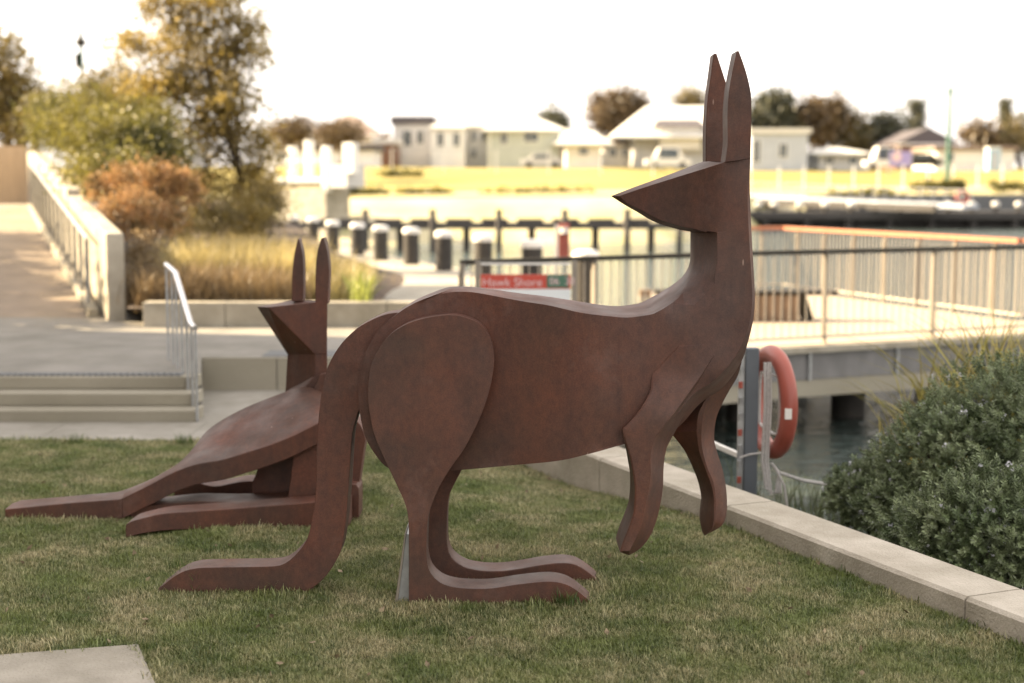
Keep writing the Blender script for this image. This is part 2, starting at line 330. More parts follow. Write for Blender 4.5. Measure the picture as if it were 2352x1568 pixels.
# kerb line (lawn side bottom edge), from near to far
KZ = 0.115
kin = [Gp(2700,1554.6,KZ), Gp(2352,1422,KZ), Gp(2219,1371.4,KZ), Gp(1990,1284.2,KZ), Gp(1669,1162,KZ), Gp(1378,1052,KZ), Gp(1178,976,KZ), Gp(1040,924,KZ)]
for p in kin: p.z = 0
ktop = [KZ]*8
def lawn_z(x, y):
    t = max(0, min(1, (y-7.3)/2.9)); u = max(0, min(1, (x+1.1)/1.7)); return -0.20*t*t*(3-2*t)*u*u*(3-2*u)
KW = 0.32
def offs(pts, d):
    out = []
    for i, p in enumerate(pts):
        a = pts[max(i-1,0)]; b = pts[min(i+1,len(pts)-1)]; t = (b-a); t.z = 0; t.normalize()
        out.append(Vector((p.x + t.y*d, p.y - t.x*d, 0)))
    return out
kout = offs(kin, KW)
kerb = empty('kerb_wall', 'low pale concrete kerb wall running along the right edge of the lawn', 'kerb wall', tuple(kin[4]))
cuts = [(0, 2), (2, 4), (4, 5), (5, 7)]
for a, b in cuts:
    pin = [kin[i].copy() for i in range(a, b+1)]; pout = [kout[i].copy() for i in range(a, b+1)]; zt = ktop[a:b+1]
    # small joint gap at the start of each length
    if a > 0:
        d = (pin[1]-pin[0]).normalized()*0.012; pin[0] += d; pout[0] += d
    vs = []; fs = []; ch = 0.016
    for i in range(len(pin)):
        q = (pout[i]-pin[i]).normalized()
        z = zt[i]
        vs += [pin[i]+Vector((0,0,-0.6)), pin[i]+Vector((0,0,z-ch)), pin[i]+q*ch+Vector((0,0,z)), pout[i]-q*ch+Vector((0,0,z)), pout[i]+Vector((0,0,z-ch)), pout[i]+Vector((0,0,-0.9))]
    for i in range(len(pin)-1):
        for k in range(5): fs.append((i*6+k, i*6+k+1, (i+1)*6+k+1, (i+1)*6+k))
    fs.append(tuple(range(5,-1,-1))); fs.append(tuple((len(pin)-1)*6+k for k in range(6)))
    mesh('kerb_length', vs, fs, M['kerb'], kerb)
# bank falling from the kerb to the water
bv = []; bf = []
bnk = offs(kin, KW - 0.03); bn2 = offs(kin, KW + 0.8); bn3 = offs(kin, KW + 1.9)
for i in range(len(kin)):
    bv += [bnk[i]+Vector((0,0,-0.03)), bn2[i]+Vector((0,0,-0.45)), bn3[i]+Vector((0,0,-1.5))]
for i in range(len(kin)-1):
    for k in range(2): bf.append((i*3+k, i*3+k+1, (i+1)*3+k+1, (i+1)*3+k))
tag(mesh('bank', bv, bf, M['bank']), kind='structure')

# lawn sheet, gently uneven
LB = 10.28
lawn_poly = [(-7, 3.5)] + [(3.3, 3.5)] + [(p.x, p.y) for p in kin] + [(-0.6, LB), (-7, LB)]
def in_poly(x, y, poly):
    c = False; n = len(poly); j = n-1
    for i in range(n):
        xi, yi = poly[i][0], poly[i][1]; xj, yj = poly[j][0], poly[j][1]
        if (yi > y) != (yj > y) and x < (xj-xi)*(y-yi)/(yj-yi)+xi: c = not c
        j = i
    return c
lv = []; lf = []
ys = np.linspace(3.5, LB, 36)
def kerb_x(y):
    for p, q in zip(kin[:-1], kin[1:]):
        if p.y <= y <= q.y: return p.x + (q.x-p.x)*(y-p.y)/(q.y-p.y) + 0.03
    return kin[0].x + (kin[0].x-kin[1].x)*(kin[0].y-y)/(kin[1].y-kin[0].y) if y < kin[0].y else kin[-1].x
for y in ys:
    xr = kerb_x(float(y))
    for i in range(41): x = -7 + (xr+7)*i/40; lv.append((x, float(y), lawn_z(x, y)))
for j in range(35):
    for i in range(40): a_ = j*41+i; lf.append((a_, a_+1, a_+42, a_+41))
mesh('lawn', lv, lf, M['lawnsoil'], smooth=True)
tag(bpy.data.objects['lawn'], kind='structure')
# concrete slab lower left
sl = [Gp(-400,1538,0.02), Gp(0,1503,0.02), Gp(318,1479,0.02), Gp(362,1580,0.02), Gp(390,1650,0.02), Gp(-500,1700,0.02)]
slab_poly = [(p.x, p.y) for p in sl]
tag(bevel(MB().prism(slab_poly, -0.1, 0.022).obj('paving_slab', mat('slab_concrete', (0.37, 0.34, 0.29), 0.85, col2=(0.30, 0.275, 0.23), scale=6, bump=0.6, bscale=80)), 0.006), 'pale concrete slab set in the grass at the bottom left corner', 'paving slab')

# concrete strip, steps, platform and walls
tag(MB().add([(-14,LB,0.004),(0.9,LB,0.004),(0.9,12.93,0.004),(-14,12.93,0.004)], [(0,1,2,3)]).obj('pavement', M['strip']), kind='structure')
SX = Gp(460, 972).x
steps = empty('steps', 'three low concrete steps with a dark ribbed nosing', None, (SX-3, 11.1, 0), kind='structure')
y0 = 11.10
for i in range(3):
    bevel(MB().box((-14, y0+0.25*i, 0.1*i - (0.0 if i else 0.1)), ((460-CX)/FPX*(y0+0.25*i+0.3), (11.86 if i == 2 else y0+0.25*(i+1)+0.05), 0.1*(i+1)-0.002*(i<2))).obj('step', M['greenconc'], steps), 0.006)
ribs = MB(); x = SX-0.30; me0 = None
rib_m = mat('dark_nosing_rib', (0.10, 0.105, 0.11), 0.6)
k = 0
while x > -4.9:
    if me0 is None:
        o = MB().box((x-0.018, y0+0.55, 0.298), (x+0.018, y0+0.72, 0.312)).obj('nosing_rib', rib_m, steps); me0 = o; x00 = x
    else:
        o = me0.copy(); COL.objects.link(o); o.location.x = x - x00
    x -= 0.052; k += 1
pv = bpy.data.objects['pavement']
for i in range(9):
    xa = -9.0+1.1*i; bevel(MB().box((xa+0.005, LB+0.004, -0.04), (min(xa+1.095, 0.9), 11.09, 0.010)).obj('path_slab', M['strip'], pv), 0.004)
PZ = 0.30
plat = MB()
plat.prism([(-14, 11.86), (-2.62, 11.86), (-2.84, 12.92), (-0.1, 12.92), (-0.1, 17.6), (-14, 17.6)], -0.3, PZ)
plat = plat.obj('platform', M['pave']); tag(plat, kind='structure')
# retaining wall below the upper path, built a touch proud with a capping
rw = empty('retaining_wall', 'low pale retaining wall with a dark grey band between the strip and the upper path', 'retaining wall', (-1.5, 12.9, 0))
for i in range(4):
    xa = -2.84 + i*0.69+0.006; xb = xa+0.678
    MB().box((xa, 12.90, 0.0), (min(xb, -0.1), 12.925, PZ+0.004)).obj('wall_panel', M['greenconc'], rw)
MB().box((SX+0.15, 13.02, PZ), (-0.1, 13.48, PZ+0.006)).obj('grey_band', M['bluegrey'], rw)  # flat dark grey band laid on the upper path
# planter wall
pw = empty('planter_wall', 'long low concrete planter wall in front of the golden grasses', 'planter wall', (-2.8, 15.8, PZ))
xs = [-4.12, -3.2, -2.3, -1.40, -0.5, 0.35]
for i in range(5):
    bevel(MB().box((xs[i]+0.004, 15.80, PZ-0.05), (xs[i+1]-0.004, 16.05, 0.575)).obj('wall_block', M['conc'], pw), 0.006)

# garden mound behind the planter
def mound_z(x, y):
    t = min(1, max(0, (y-16.1)/14.0)); s = min(1, max(0, (-1.7 - x)/3.0))
    return 0.46 + 0.45*t*s + 0.5*min(1, max(0, (y-30)/14))
mv = []; mf = []; NX, NY = 26, 30
for j in range(NY+1):
    y = 16.0 + 32.0*j/NY
    xr = -1.61 if y < 22 else -1.61 - (y-22)*0.30
    xl = -4.35 - (y-16.5)*0.393
    if y < 16.6: xl = -4.35
    for i in range(NX+1):
        x = xl + (xr-xl)*i/NX; e = 0.0
        mv.append((x, y, (mound_z(x, y) if 0 < i < NX else 0.46) + 0.03*math.sin(x*3.1+y*1.7)))
for j in range(NY):
    for i in range(NX):
        a = j*(NX+1)+i; mf.append((a, a+1, a+NX+2, a+NX+1))
tag(mesh('garden_bed', mv, mf, M['soil'], smooth=True), kind='structure')
# promenade (z=0) up to the bollard line, with a sea wall face
prom = [(-0.1, 12.93), (0.35, 12.93), (0.45, 14.6), (1.15, 16.6), (1.7, 19.0), (1.75, 21.0), (-1.2, 32.5), (-2.9, 37.2), (-6.1, 47.5), (-12, 66), (-75, 66), (-75, 17.6), (-0.1, 17.6)]
tag(MB().prism(prom, -1.8, 0.0).obj('promenade', M['conc']), kind='structure')

# ramp on the left, its walls and landing
RA = Vector((-4.92, 17.0, 0.30)); RB = Vector((-10.3, 30.8, 1.47))
rd = (RB - RA); rdn = Vector((rd.x, rd.y, 0)).normalized(); rnl = Vector((-rdn.y, rdn.x, 0))  # to the left
rnl = rnl if rnl.x < 0 else -rnl
RWd = 4.4
a0 = RA; a1 = RB; b0 = RA + rnl*RWd; b1 = RB + rnl*RWd; b0 = Vector((b0.x, 16.9, 0.30)); 
tag(MB().add([a0, a1, b1, b0] + [v+Vector((0,0,-2)) for v in (a0,a1,b1,b0)], [(3,2,1,0),(0,1,5,4),(1,2,6,5),(2,3,7,6),(3,0,4,7),(4,5,6,7)]).obj('ramp', M['ramp']), kind='structure')
le = RB + rdn*4.2
tag(MB().prism([(a1.x,a1.y),(le.x,le.y),(le.x-14,le.y-3),(b1.x-4,b1.y)], -1.0, 1.468).obj('landing', M['conc']), kind='structure')
rwall = empty('ramp_wall', 'tall pale concrete ramp wall in lengths with a steel handrail on its inner face', 'ramp wall', tuple(RA))
Lr = (Vector((RB.x,RB.y,0))-Vector((RA.x,RA.y,0))).length
def rp(t, off, z=0.0):
    """point along ramp: t metres from start, off to the right"""
    p = Vector((RA.x, RA.y, 0)) + rdn*t - rnl*off
    zz = RA.z + (RB.z-RA.z)*max(0, min(1, t/Lr))
    return Vector((p.x, p.y, zz + z))
segs = [(-0.55, 5.1), (5.35, 9.6), (9.62, 14.6), (14.62, 17.6)]
for i, (t0, t1) in enumerate(segs):
    ht = (1.02, 1.10, 1.14, 1.18)[i]
    vs = [rp(t0,0.02,-0.25), rp(t0,0.22,-0.25), rp(t0,0.22,ht), rp(t0,0.02,ht), rp(t1,0.02,-0.25), rp(t1,0.22,-0.25), rp(t1,0.22,ht), rp(t1,0.02,ht)]
    bevel(mesh('wall_length', vs, [(0,1,2,3),(7,6,5,4),(0,4,5,1),(1,5,6,2),(2,6,7,3),(3,7,4,0)], M['conc'], rwall), 0.012)
MB().tube([rp(0.5,-0.10,0.88), rp(4,-0.10,0.90), rp(8,-0.10,0.92), rp(14.2,-0.10,0.95)], 0.022).obj('handrail', M['stainless'], rwall, smooth=True)
post0 = None
for t in np.arange(0.6, 14.2, 0.95):
    if post0 is None:
        post0 = MB().box((-0.02,-0.02,0),(0.02,0.02,0.90)).obj('baluster', M['galv'], rwall); p0 = post0
        post0.matrix_parent_inverse = Matrix.Translation(rwall.location).inverted(); o = post0
    else:
        o = post0.copy(); COL.objects.link(o)
    o.location = rp(float(t), -0.10, 0.0)
MB().box((0,0,0),(0.001,0.001,0.001))
kb = MB(); vs = [rp(0,-0.16,0), rp(0,-0.04,0), rp(0,-0.04,0.10), rp(0,-0.16,0.10), rp(14,-0.16,0), rp(14,-0.04,0), rp(14,-0.04,0.10), rp(14,-0.16,0.10)]
mesh('upstand', vs, [(0,1,2,3),(7,6,5,4),(0,4,5,1),(1,5,6,2),(2,6,7,3),(3,7,4,0)], M['conc'], rwall)
# tan wall at the far side of the landing
tw = empty('timber_wall', 'tan vertical board wall closing the landing at the top of the ramp', 'wall', (-12, 34.5, 1.47))
w0 = Wp(62, 432, 33.6); w1 = Wp(-260, 432, 33.0)
nb = 22
for i in range(nb):
    a = w0.lerp(w1, i/nb); b = w0.lerp(w1, (i+0.94)/nb); dpt = Vector((0.02,0.09,0))
    zt = 2.82; zb = 1.46
    MB().add([(a.x,a.y,zb),(b.x,b.y,zb),(b.x,b.y,zt),(a.x,a.y,zt)]+[(a.x+dpt.x,a.y+dpt.y,zb),(b.x+dpt.x,b.y+dpt.y,zb),(b.x+dpt.x,b.y+dpt.y,zt),(a.x+dpt.x,a.y+dpt.y,zt)],
        [(0,1,2,3),(7,6,5,4),(0,4,5,1),(1,5,6,2),(2,6,7,3),(3,7,4,0)]).obj('board', M['tan'], tw)

# far shore terrain
def shore(x):
    t = min(1, max(0, (x-8)/14)); t = t*t*(3-2*t); return 74 + 36*t
LZ = [(0,-1.9),(2.5,-1.1),(10,1.15),(20,1.55),(34,2.15),(52,3.0),(76,3.95),(95,4.15),(330,6),(1500,12),(2600,20)]
def land_z(x, y):
    s = shore(x); d = (y - s)
    if s > 74: d = d*(1+0.35*(s-74)/36)
    zz = np.interp(d, [a for a,_ in LZ], [b for _,b in LZ])
    return float(zz + 0.12*math.sin(x*0.11+y*0.07)*min(1, max(0, d/20)))
tv = []; tf = []; xsx = list(np.linspace(-1200,-160,8))+list(np.linspace(-120,160,71))+list(np.linspace(200,1300,9)); ts = [0,1.5,2.5,4,6,8,10,13,16,20,25,30,36,44,52,62,76,88,100,130,180,330,700,1500,2600]
for x in xsx:
    for d in ts: y = shore(x)+d; tv.append((x, y, land_z(x, y)))
nt_ = len(ts)
for i in range(len(xsx)-1):
    for j in range(nt_-1): a = i*nt_+j; tf.append((a, a+nt_, a+nt_+1, a+1))
far = mesh('field', tv, tf, M['field'], smooth=True); tag(far, kind='structure')
far.data.materials.append(M['sand'])
for p in far.data.polygons:
    if (p.index % (nt_-1)) < 7 or 7 < (p.index % (nt_-1)) < 9: p.material_index = 1

# ------------------------------------------------------------------ foliage builders
def leaves(name, mt, centers, size, parent, up=0.3, aspect=0.45, bend=0.0):
    """many small pointed leaf faces; centers (n,3), size scalar or (n,)"""
    n = len(centers); c = np.asarray(centers); sz = np.broadcast_to(np.asarray(size, dtype=float), (n,)) * rng.uniform(0.6, 1.35, n)
    d = rng.normal(size=(n,3)); d[:,2] += up; d /= np.linalg.norm(d, axis=1)[:,None]
    e = rng.normal(size=(n,3)); e -= d*(e*d).sum(1)[:,None]; e /= np.linalg.norm(e, axis=1)[:,None]
    w = aspect*sz[:,None]*0.5; l = sz[:,None]*0.5
    v = np.stack([c - d*l, c + e*w, c + d*l, c - e*w], 1).reshape(-1,3)
    me = bpy.data.meshes.new(name); me.vertices.add(4*n); me.vertices.foreach_set('co', v.ravel())
    me.loops.add(4*n); me.loops.foreach_set('vertex_index', np.arange(4*n)); me.polygons.add(n)
    me.polygons.foreach_set('loop_start', np.arange(0,4*n,4)); me.polygons.foreach_set('loop_total', np.full(n,4)); me.update(calc_edges=True)
    return link(name, me, mt, parent)
def blob_points(blobs, n, spray=0.22, perspray=14, shell=0.55):
    """blobs: list of (center, (rx,ry,rz)); leaf sprays scattered in them, biased to the shell"""
    vol = np.array([b[1][0]*b[1][2]*(b[1][1]**0.5) for b in blobs]); vol = vol/vol.sum(); out = []
    for (c, r), f in zip(blobs, vol):
        k = max(1, int(n*f/perspray)); d = rng.normal(size=(k,3)); d /= np.linalg.norm(d,axis=1)[:,None]
        rad = shell + (1-shell)*rng.random(k)**0.7; rad = np.where(rng.random(k) < 0.25, rng.random(k), rad)
        q = np.array(c) + d*rad[:,None]*np.array(r)
        s = rng.normal(size=(k, perspray, 3))*spray*rng.uniform(0.5,1.5,(k,1,1))
        out.append((q[:,None,:]+s).reshape(-1,3))
    return np.concatenate(out)
def limb(mb, p, q, r0, r1, wob=0.06, n=7):
    p = Vector(p); q = Vector(q); L = (q-p).length; pts = []; rs = []
    ph = random.random()*6
    for i in range(n+1):
        t = i/n; w = math.sin(t*math.pi)*wob*L
        pts.append(p.lerp(q, t)+Vector((math.sin(ph+t*5)*w, math.cos(ph*1.3+t*4)*w, 0))); rs.append(r0+(r1-r0)*t)
    mb.tube(pts, rs, 7); return pts
def tree(name, label, cat, base, blobs, n, size, lm, bm='barkd', r=0.1, spray=0.22, group=None, limbs=True, per=14, up=0.3, aspect=0.45, shell=0.55):
    t = empty(name, label, cat, tuple(base), group)
    mb = MB(); b = Vector(base); main = max(blobs, key=lambda q: q[0][2])
    top = Vector(main[0]); sp = limb(mb, b-Vector((0,0,0.15)), top, r, r*0.25)
    if limbs:
        for i, (c, rr) in enumerate(blobs):
            s = sp[min(len(sp)-2, 2 + i % 4)]; limb(mb, s, Vector(c), r*0.5, r*0.1, 0.08, 5)
    mb.obj('trunk', M[bm], t, smooth=True)
    leaves('crown', M[lm] if isinstance(lm, str) else lm, blob_points(blobs, n, spray, per, shell), size, t, up, aspect)
    return t
def pblob(x, y, Y, rx, ry, ryd=None):
    """blob from photo pixel centre and pixel radii at distance Y"""
    k = Y/FPX; return (tuple(Wp(x, y, Y)), (rx*k, (ryd if ryd else 0.7*rx)*k, ry*k))
def blades(name, mt, bases, length, width, parent, lean=0.35, seg=3, spread=None):
    n = len(bases); vs = []; fs = []
    for i in range(n):
        b = Vector(bases[i]); L = length*random.uniform(0.55, 1.15); a = random.uniform(0, 2*math.pi); ln = lean*random.uniform(0.2, 1.4)
        d = Vector((math.cos(a), math.sin(a), 0)); s = Vector((-d.y, d.x, 0)); a2 = random.uniform(0, math.pi); s = s*math.cos(a2)+Vector((0,0,0)); s = Vector((math.cos(a2), math.sin(a2), 0))*width*0.5
        base = len(vs)
        for k in range(seg+1):
            t = k/seg; p = b + d*(ln*L*t*t) + Vector((0,0,L*t*(1-0.25*ln*t*t)))
            if k < seg: vs += [p - s*(1-t*0.7), p + s*(1-t*0.7)]
            else: vs.append(p)
        for k in range(seg-1): fs.append((base+2*k, base+2*k+1, base+2*k+3, base+2*k+2))
        fs.append((base+2*(seg-1), base+2*(seg-1)+1, base+2*seg))
    return mesh(name, vs, fs, mt, parent)

# ------------------------------------------------------------------ KANGAROO SCULPTURES
def smooth_line(pts, step=12.0, closed=True, corner=38):
    n = len(pts); P = [np.array(p, dtype=float) for p in pts]; out = []
    def cor(i):
        if not closed and (i == 0 or i == n-1): return True
        a = P[i][:2]-P[(i-1) % n][:2]; b = P[(i+1) % n][:2]-P[i][:2]
        if np.linalg.norm(a) < 1e-6 or np.linalg.norm(b) < 1e-6: return True
        ang = math.degrees(math.acos(max(-1, min(1, float(a@b)/(np.linalg.norm(a)*np.linalg.norm(b)))))); return ang > corner
    C = [cor(i) for i in range(n)]
    for i in range(n if closed else n-1):
        p1 = P[i]; p2 = P[(i+1) % n]; p0 = P[(i-1) % n] if not C[i] else p1*2-p2; p3 = P[(i+2) % n] if not C[(i+1) % n] else p2*2-p1
        L = np.linalg.norm((p2-p1)[:2]); k = max(1, int(L/step))
        l0 = max(1e-3, np.linalg.norm((p1-p0)[:2])); l2 = max(1e-3, np.linalg.norm((p3-p2)[:2]))
        m1 = (p2-p0)*L/(L+l0); m2 = (p3-p1)*L/(L+l2)
        if C[i]: m1 = p2-p1
        if C[(i+1) % n]: m2 = p2-p1
        for j in range(k):
            t = j/k; h00 = 2*t**3-3*t**2+1; h10 = t**3-2*t**2+t; h01 = -2*t**3+3*t**2; h11 = t**3-t**2
            out.append(h00*p1+h10*m1+h01*p2+h11*m2)
    if not closed: out.append(P[-1])
    return out
def slab(name, parent, pts, Y0, Y1, mt=None, cornr=38, inset=0.0, step=10, yfun=None, arris=True):
    """plate cut to an outline (pixels on plane Y0), thickness to Y1, small rounded arris"""
    pl = smooth_line([(x, y) for x, y in pts], step, True, cornr)
    A = [Wp(p[0], p[1], Y0) for p in pl]
    if yfun: A = [Wp(p[0], p[1], yfun(p[0], p[1])) for p in pl]
    n = len(A)
    B = [Vector((a.x, Y1 + (a.y-Y0), a.z)) for a in A]
    flat = [Vector((a.x, a.z)) for a in A]
    r = delaunay_2d_cdt(flat, [], [list(range(n))], 1, 1e-6)
    if len(r[0]) != n: tris = [tuple(range(n))]
    else:
        # map output order to the input order
        om = [o[0] for o in r[3]]; tris = [tuple(om[i] for i in f) for f in r[2]]
    area = sum(flat[i].x*flat[(i+1)%n].y-flat[(i+1)%n].x*flat[i].y for i in range(n))
    vs = A+B; fs = []
    for t in tris:
        if len(t) == 3:
            a, b, c = (flat[k] for k in t); s = (b.x-a.x)*(c.y-a.y)-(c.x-a.x)*(b.y-a.y)
            if s < 0: t = t[::-1]
        fs.append(t); fs.append(tuple(k+n for k in t[::-1]))
    for i in range(n):
        j = (i+1) % n; f = (i, i+n, j+n, j)
        fs.append(f if area > 0 else f[::-1])
    o = mesh(name, vs, fs, mt or M['steel'], parent, smooth=True, sharp=24)
    if arris: m = o.modifiers.new('arris', 'BEVEL'); m.width = 0.004; m.segments = 2; m.limit_method = 'ANGLE'; m.angle_limit = R(50)
    return o
def inpoly(p, poly): return in_poly(p[0], p[1], poly)
def relief(parent, S5, full, Ym, splits=None, creases=(), names=('body',), both=True, back=None, grid=24):
    """double sided relief: S5 rows (x,y,he,ix,iy); heights he on the outline and full(x,y) inside the inner line"""
    L = smooth_line(S5, 11, True, 40)
    outer = [(p[0], p[1]) for p in L]; inner = [(p[3], p[4]) for p in L]; he = [p[2] for p in L]
    n = len(L); V = []; E = []; H = []
    def addv(x, y, h): V.append(Vector((x, -y))); H.append(h); return len(V)-1
    inn = [addv(p[0], p[1], full(p[0], p[1])) for p in inner]
    for line in creases:
        prev = None
        for (x, y, h) in line:
            k = addv(x, y, h)
            if prev is not None: E.append((prev, k))
            prev = k
    xs_ = [p[0] for p in inner]; ys_ = [p[1] for p in inner]
    inarr = np.array(inner)
    for gx in np.arange(min(xs_), max(xs_), grid):
        for gy in np.arange(min(ys_), max(ys_), grid):
            q = (gx+random.uniform(-2,2), gy+random.uniform(-2,2))
            if inpoly(q, inner) and np.min(np.hypot(inarr[:,0]-q[0], inarr[:,1]-q[1])) > 7: addv(q[0], q[1], full(*q))
    r = delaunay_2d_cdt(V, E, [list(range(n))], 1, 1e-4)
    ov = [(v.x, v.y) for v in r[0]]; nin = len(ov); h = []; where = {}
    VA = np.array([(v.x, v.y) for v in V]); HA = np.array(H)
    for i, v in enumerate(r[0]):
        src = r[3][i]
        for q in src: where[q] = i
        if src: h.append(H[src[0]])
        else:
            d = np.hypot(VA[:,0]-v.x, VA[:,1]-v.y); k = np.argsort(d)[:2]; h.append(float(HA[k].mean()))
    for i in range(n): ov.append((outer[i][0], -outer[i][1])); h.append(he[i])
    nv = len(ov)
    F = [Wp(v[0], -v[1], Ym - h[i]) for i, v in enumerate(ov)]
    if back is None: Bk = [Vector((p.x, Ym + h[i], p.z)) for i, p in enumerate(F)]
    else: Bk = [Vector((p.x, back, p.z)) for p in F]
    faces = []; cen = []
    def addf(f):
        pts_ = [F[k] for k in f]; s = sum(pts_[i].x*pts_[(i+1)%len(f)].z-pts_[(i+1)%len(f)].x*pts_[i].z for i in range(len(f)))
        if s < 0: f = f[::-1]
        c = (sum(ov[k][0] for k in f)/len(f), -sum(ov[k][1] for k in f)/len(f))
        faces.append(tuple(f)); cen.append(c); faces.append(tuple(k+nv for k in f[::-1])); cen.append(c)
    for f in r[2]: addf(list(f))
    for i in range(n):
        j = (i+1) % n; addf([nin+i, nin+j, where[j], where[i]])
    ar = sum(F[nin+i].x*F[nin+(i+1)%n].z-F[nin+(i+1)%n].x*F[nin+i].z for i in range(n))
    for i in range(n):
        a, b = nin+i, nin+(i+1) % n
        f = (b, a, a+nv, b+nv) if ar > 0 else (a, b, b+nv, a+nv)
        faces.append(f); cen.append(((ov[a][0]+ov[b][0])/2, -(ov[a][1]+ov[b][1])/2))
    out = []
    for k, nm in enumerate(names):
        sel = [f for f, c in zip(faces, cen) if (splits(c) if splits else 0) == k]
        if not sel: continue
        ids = sorted({i for f in sel for i in f}); mp = {j: i for i, j in enumerate(ids)}; allv = F+Bk
        out.append(mesh(nm, [allv[i] for i in ids], [tuple(mp[i] for i in f) for f in sel], M['steel'], parent, smooth=True, sharp=26))
    return out
YM = 6.43
def sm(a, b, x): t = max(0, min(1, (x-a)/(b-a))); return t*t*(3-2*t)
THROAT = [(1516,707),(1531,697),(1554,680),(1572,657),(1585,630),(1591,603),(1592,570),(1592,533)]
def full1(x, y):
    h = 0.13 + 0.17*sm(960, 1400, x)
    if y < 533.5 and x < 1664: h = 0.02 + 0.28*max(0, min(1, (x-1404)/250))
    if 533.4 <= y < 800 and x > 1440:
        d = 999.0
        for (ax, ay), (bx, by) in zip(THROAT[:-1], THROAT[1:]):
            t = max(0, min(1, ((x-ax)*(bx-ax)+(y-ay)*(by-ay))/((bx-ax)**2+(by-ay)**2))); d = min(d, math.hypot(x-ax-t*(bx-ax), y-ay-t*(by-ay)))
        e = (1-min(1.0, d/56.0)**0.85)*(1-sm(615, 715, y)); h = h - (h-0.05)*e
    if y > 780 and x > 1500: h -= 0.10*sm(840, 980, y)*sm(1560,1640,x)
    return h
def F_(x, y, dx=0, dy=0): return (x, y, full1(x+dx, y+dy), x+dx, y+dy)
S1 = [F_(886,1071,4,-3),F_(858,1038,4,-2),F_(840,1006,4,-1),F_(830,968,4,0),F_(824,930,4,0),F_(824,888,4,0),F_(831,842,4,1),F_(844,800,4,2),F_(872,755,3,3),
  F_(913,720,3,4),F_(950,697,2,4),(1001,676,0.14,1002,679),(1028,667,0.12,1029,671.5),(1053,662.5,0.07,1053,669.5),(1085,661.5,0.04,1087,671),(1123,665,0.03,1128,678),(1193,675,0.03,1203,692),(1252,682,0.03,1260,701),
  (1330,694,0.03,1335,718),(1400,705,0.03,1400,726),(1442,710,0.05,1440,729),(1480,713,0.14,1477,725),(1503,713,0.22,1502,720),(1531,697,0.24,1534,702),(1554,680,0.22,1558,684),(1572,657,0.15,1577,660),(1585,630,0.08,1590,631),(1591,603,0.05,1596,603),(1592,570,0.05,1597,570),(1592,533.5,0.05,1598,534),
  (1587,532,0.04,1597,526),(1565,528,0.03,1583,523),(1541,522,0.03,1560,518),(1500,507,0.03,1513,503),(1464,486,0.02,1474,482),(1437,471,0.015,1442,467),(1404,450,0.01,1423,450),
  (1450,432.5,0.02,1468,434),(1510,411,0.02,1540,411),(1565,390.5,0.02,1600,392.5),(1617,371,0.02,1662,373),(1664,371.2,0.299,1665,372.4),(1723.5,363,0.299,1722.6,364.2),
  (1722,419,0.295,1718,419),(1724,482,0.27,1718,482),(1727,549,0.27,1721,549),(1731,617,0.27,1725,617),(1734,684,0.27,1728,684),(1731,729,0.27,1724,729),
  (1719,782,0.25,1709,780),(1703,830,0.10,1688,820),(1662,888,0.03,1642,872),(1610,925,0.02,1592,906),(1553,985,0.03,1540,968),(1500,1003,0.12,1495,994),
  F_(1437,1019,0,-6),F_(1350,1043,0,-5),F_(1283,1058,0,-5),F_(1180,1068,0,-5),F_(1060,1079,0,-5),F_(1000,1083,0,-5),F_(930,1085,0,-6)]
k1 = empty('kangaroo_sculpture', 'tall standing kangaroo sculpture of rust brown steel plate looking back over its body', 'sculpture', (-0.05, 6.43, 0))
def split1(c):
    return 1 if (c[1] < 533 and not (c[0] > 1728)) else 0
relief(k1, S1, full1, YM, split1, creases=[[(1600,534.2,full1(1600,534.2)),(1612,534.2,full1(1612,534.2)),(1625,534.2,full1(1625,534.2)),(1637,534.2,full1(1637,534.2)),(1648,534.2,0.30),(1685,534,0.30),(1718,534,0.30)],[(1606,527.5,full1(1606,527)),(1625,530,full1(1625,530)),(1647,532.6,0.295)],[(1648,538,0.30),(1648,570,0.30),(1648,600,0.30),(1648,640,0.30),(1648,680,0.30),(1648,720,0.30),(1648,760,0.30)]], names=('body', 'head'))
slab('ear', k1, [(1666,372),(1671,330),(1671,258),(1674,213),(1678,186),(1685,150),(1692,117),(1697,117),(1709,150),(1718,181),(1725,217),(1726,258),(1725,303),(1724,345),(1723.5,363.4),(1666,371.4)], 6.131, 6.27, cornr=50, arris=False)
slab('ear', k1, [(1621,385),(1621,320),(1623,258),(1627,213),(1632,177),(1639,123),(1646,122),(1666,184),(1680,230),(1690,300),(1690,385)], 6.56, 6.67, cornr=50)
leg = [(847,870),(845,905),(848,940),(858,992),(879,1045),(900,1090),(914,1119),(932,1161),(938,1196),(939,1256),(939,1320),(939,1402),(1150,1402),(1363,1402),(1364,1391),(1339,1367),(1309,1346),(1279,1337),(1249,1336),
  (1190,1342),(1130,1351),(1085,1352),(1040,1348),(1010,1337),(989,1316),(980,1286),(980,1226),(983,1190),(992,1158),(1012,1112),(1039,1069),(1064,1034),(1095,975),(1116,923),(1130,870),(1135,821),
  (1127,779),(1106,746),(1071,729),(1036,723),(983,729),(941,741),(900,765),(872,797),(854,832)]
slab('hind_leg', k1, leg, 6.17, 6.335, cornr=60)
leg2 = [(960,1190),(975,1140),(1000,1090),(1000,1040),(1075,1040),(1060,1080),(1046,1107),(1033,1135),(1028,1166),(1026,1226),(1028,1256),(1037,1280),(1064,1301),(1100,1310),(1145,1312),(1190,1307),(1249,1297),(1294,1293),(1324,1298),(1354,1316),(1375,1334),(1388,1345),
  (1388,1352),(1200,1352),(985,1352),(972,1300)]
slab('hind_leg', k1, leg2, 6.525, 6.69, cornr=60)
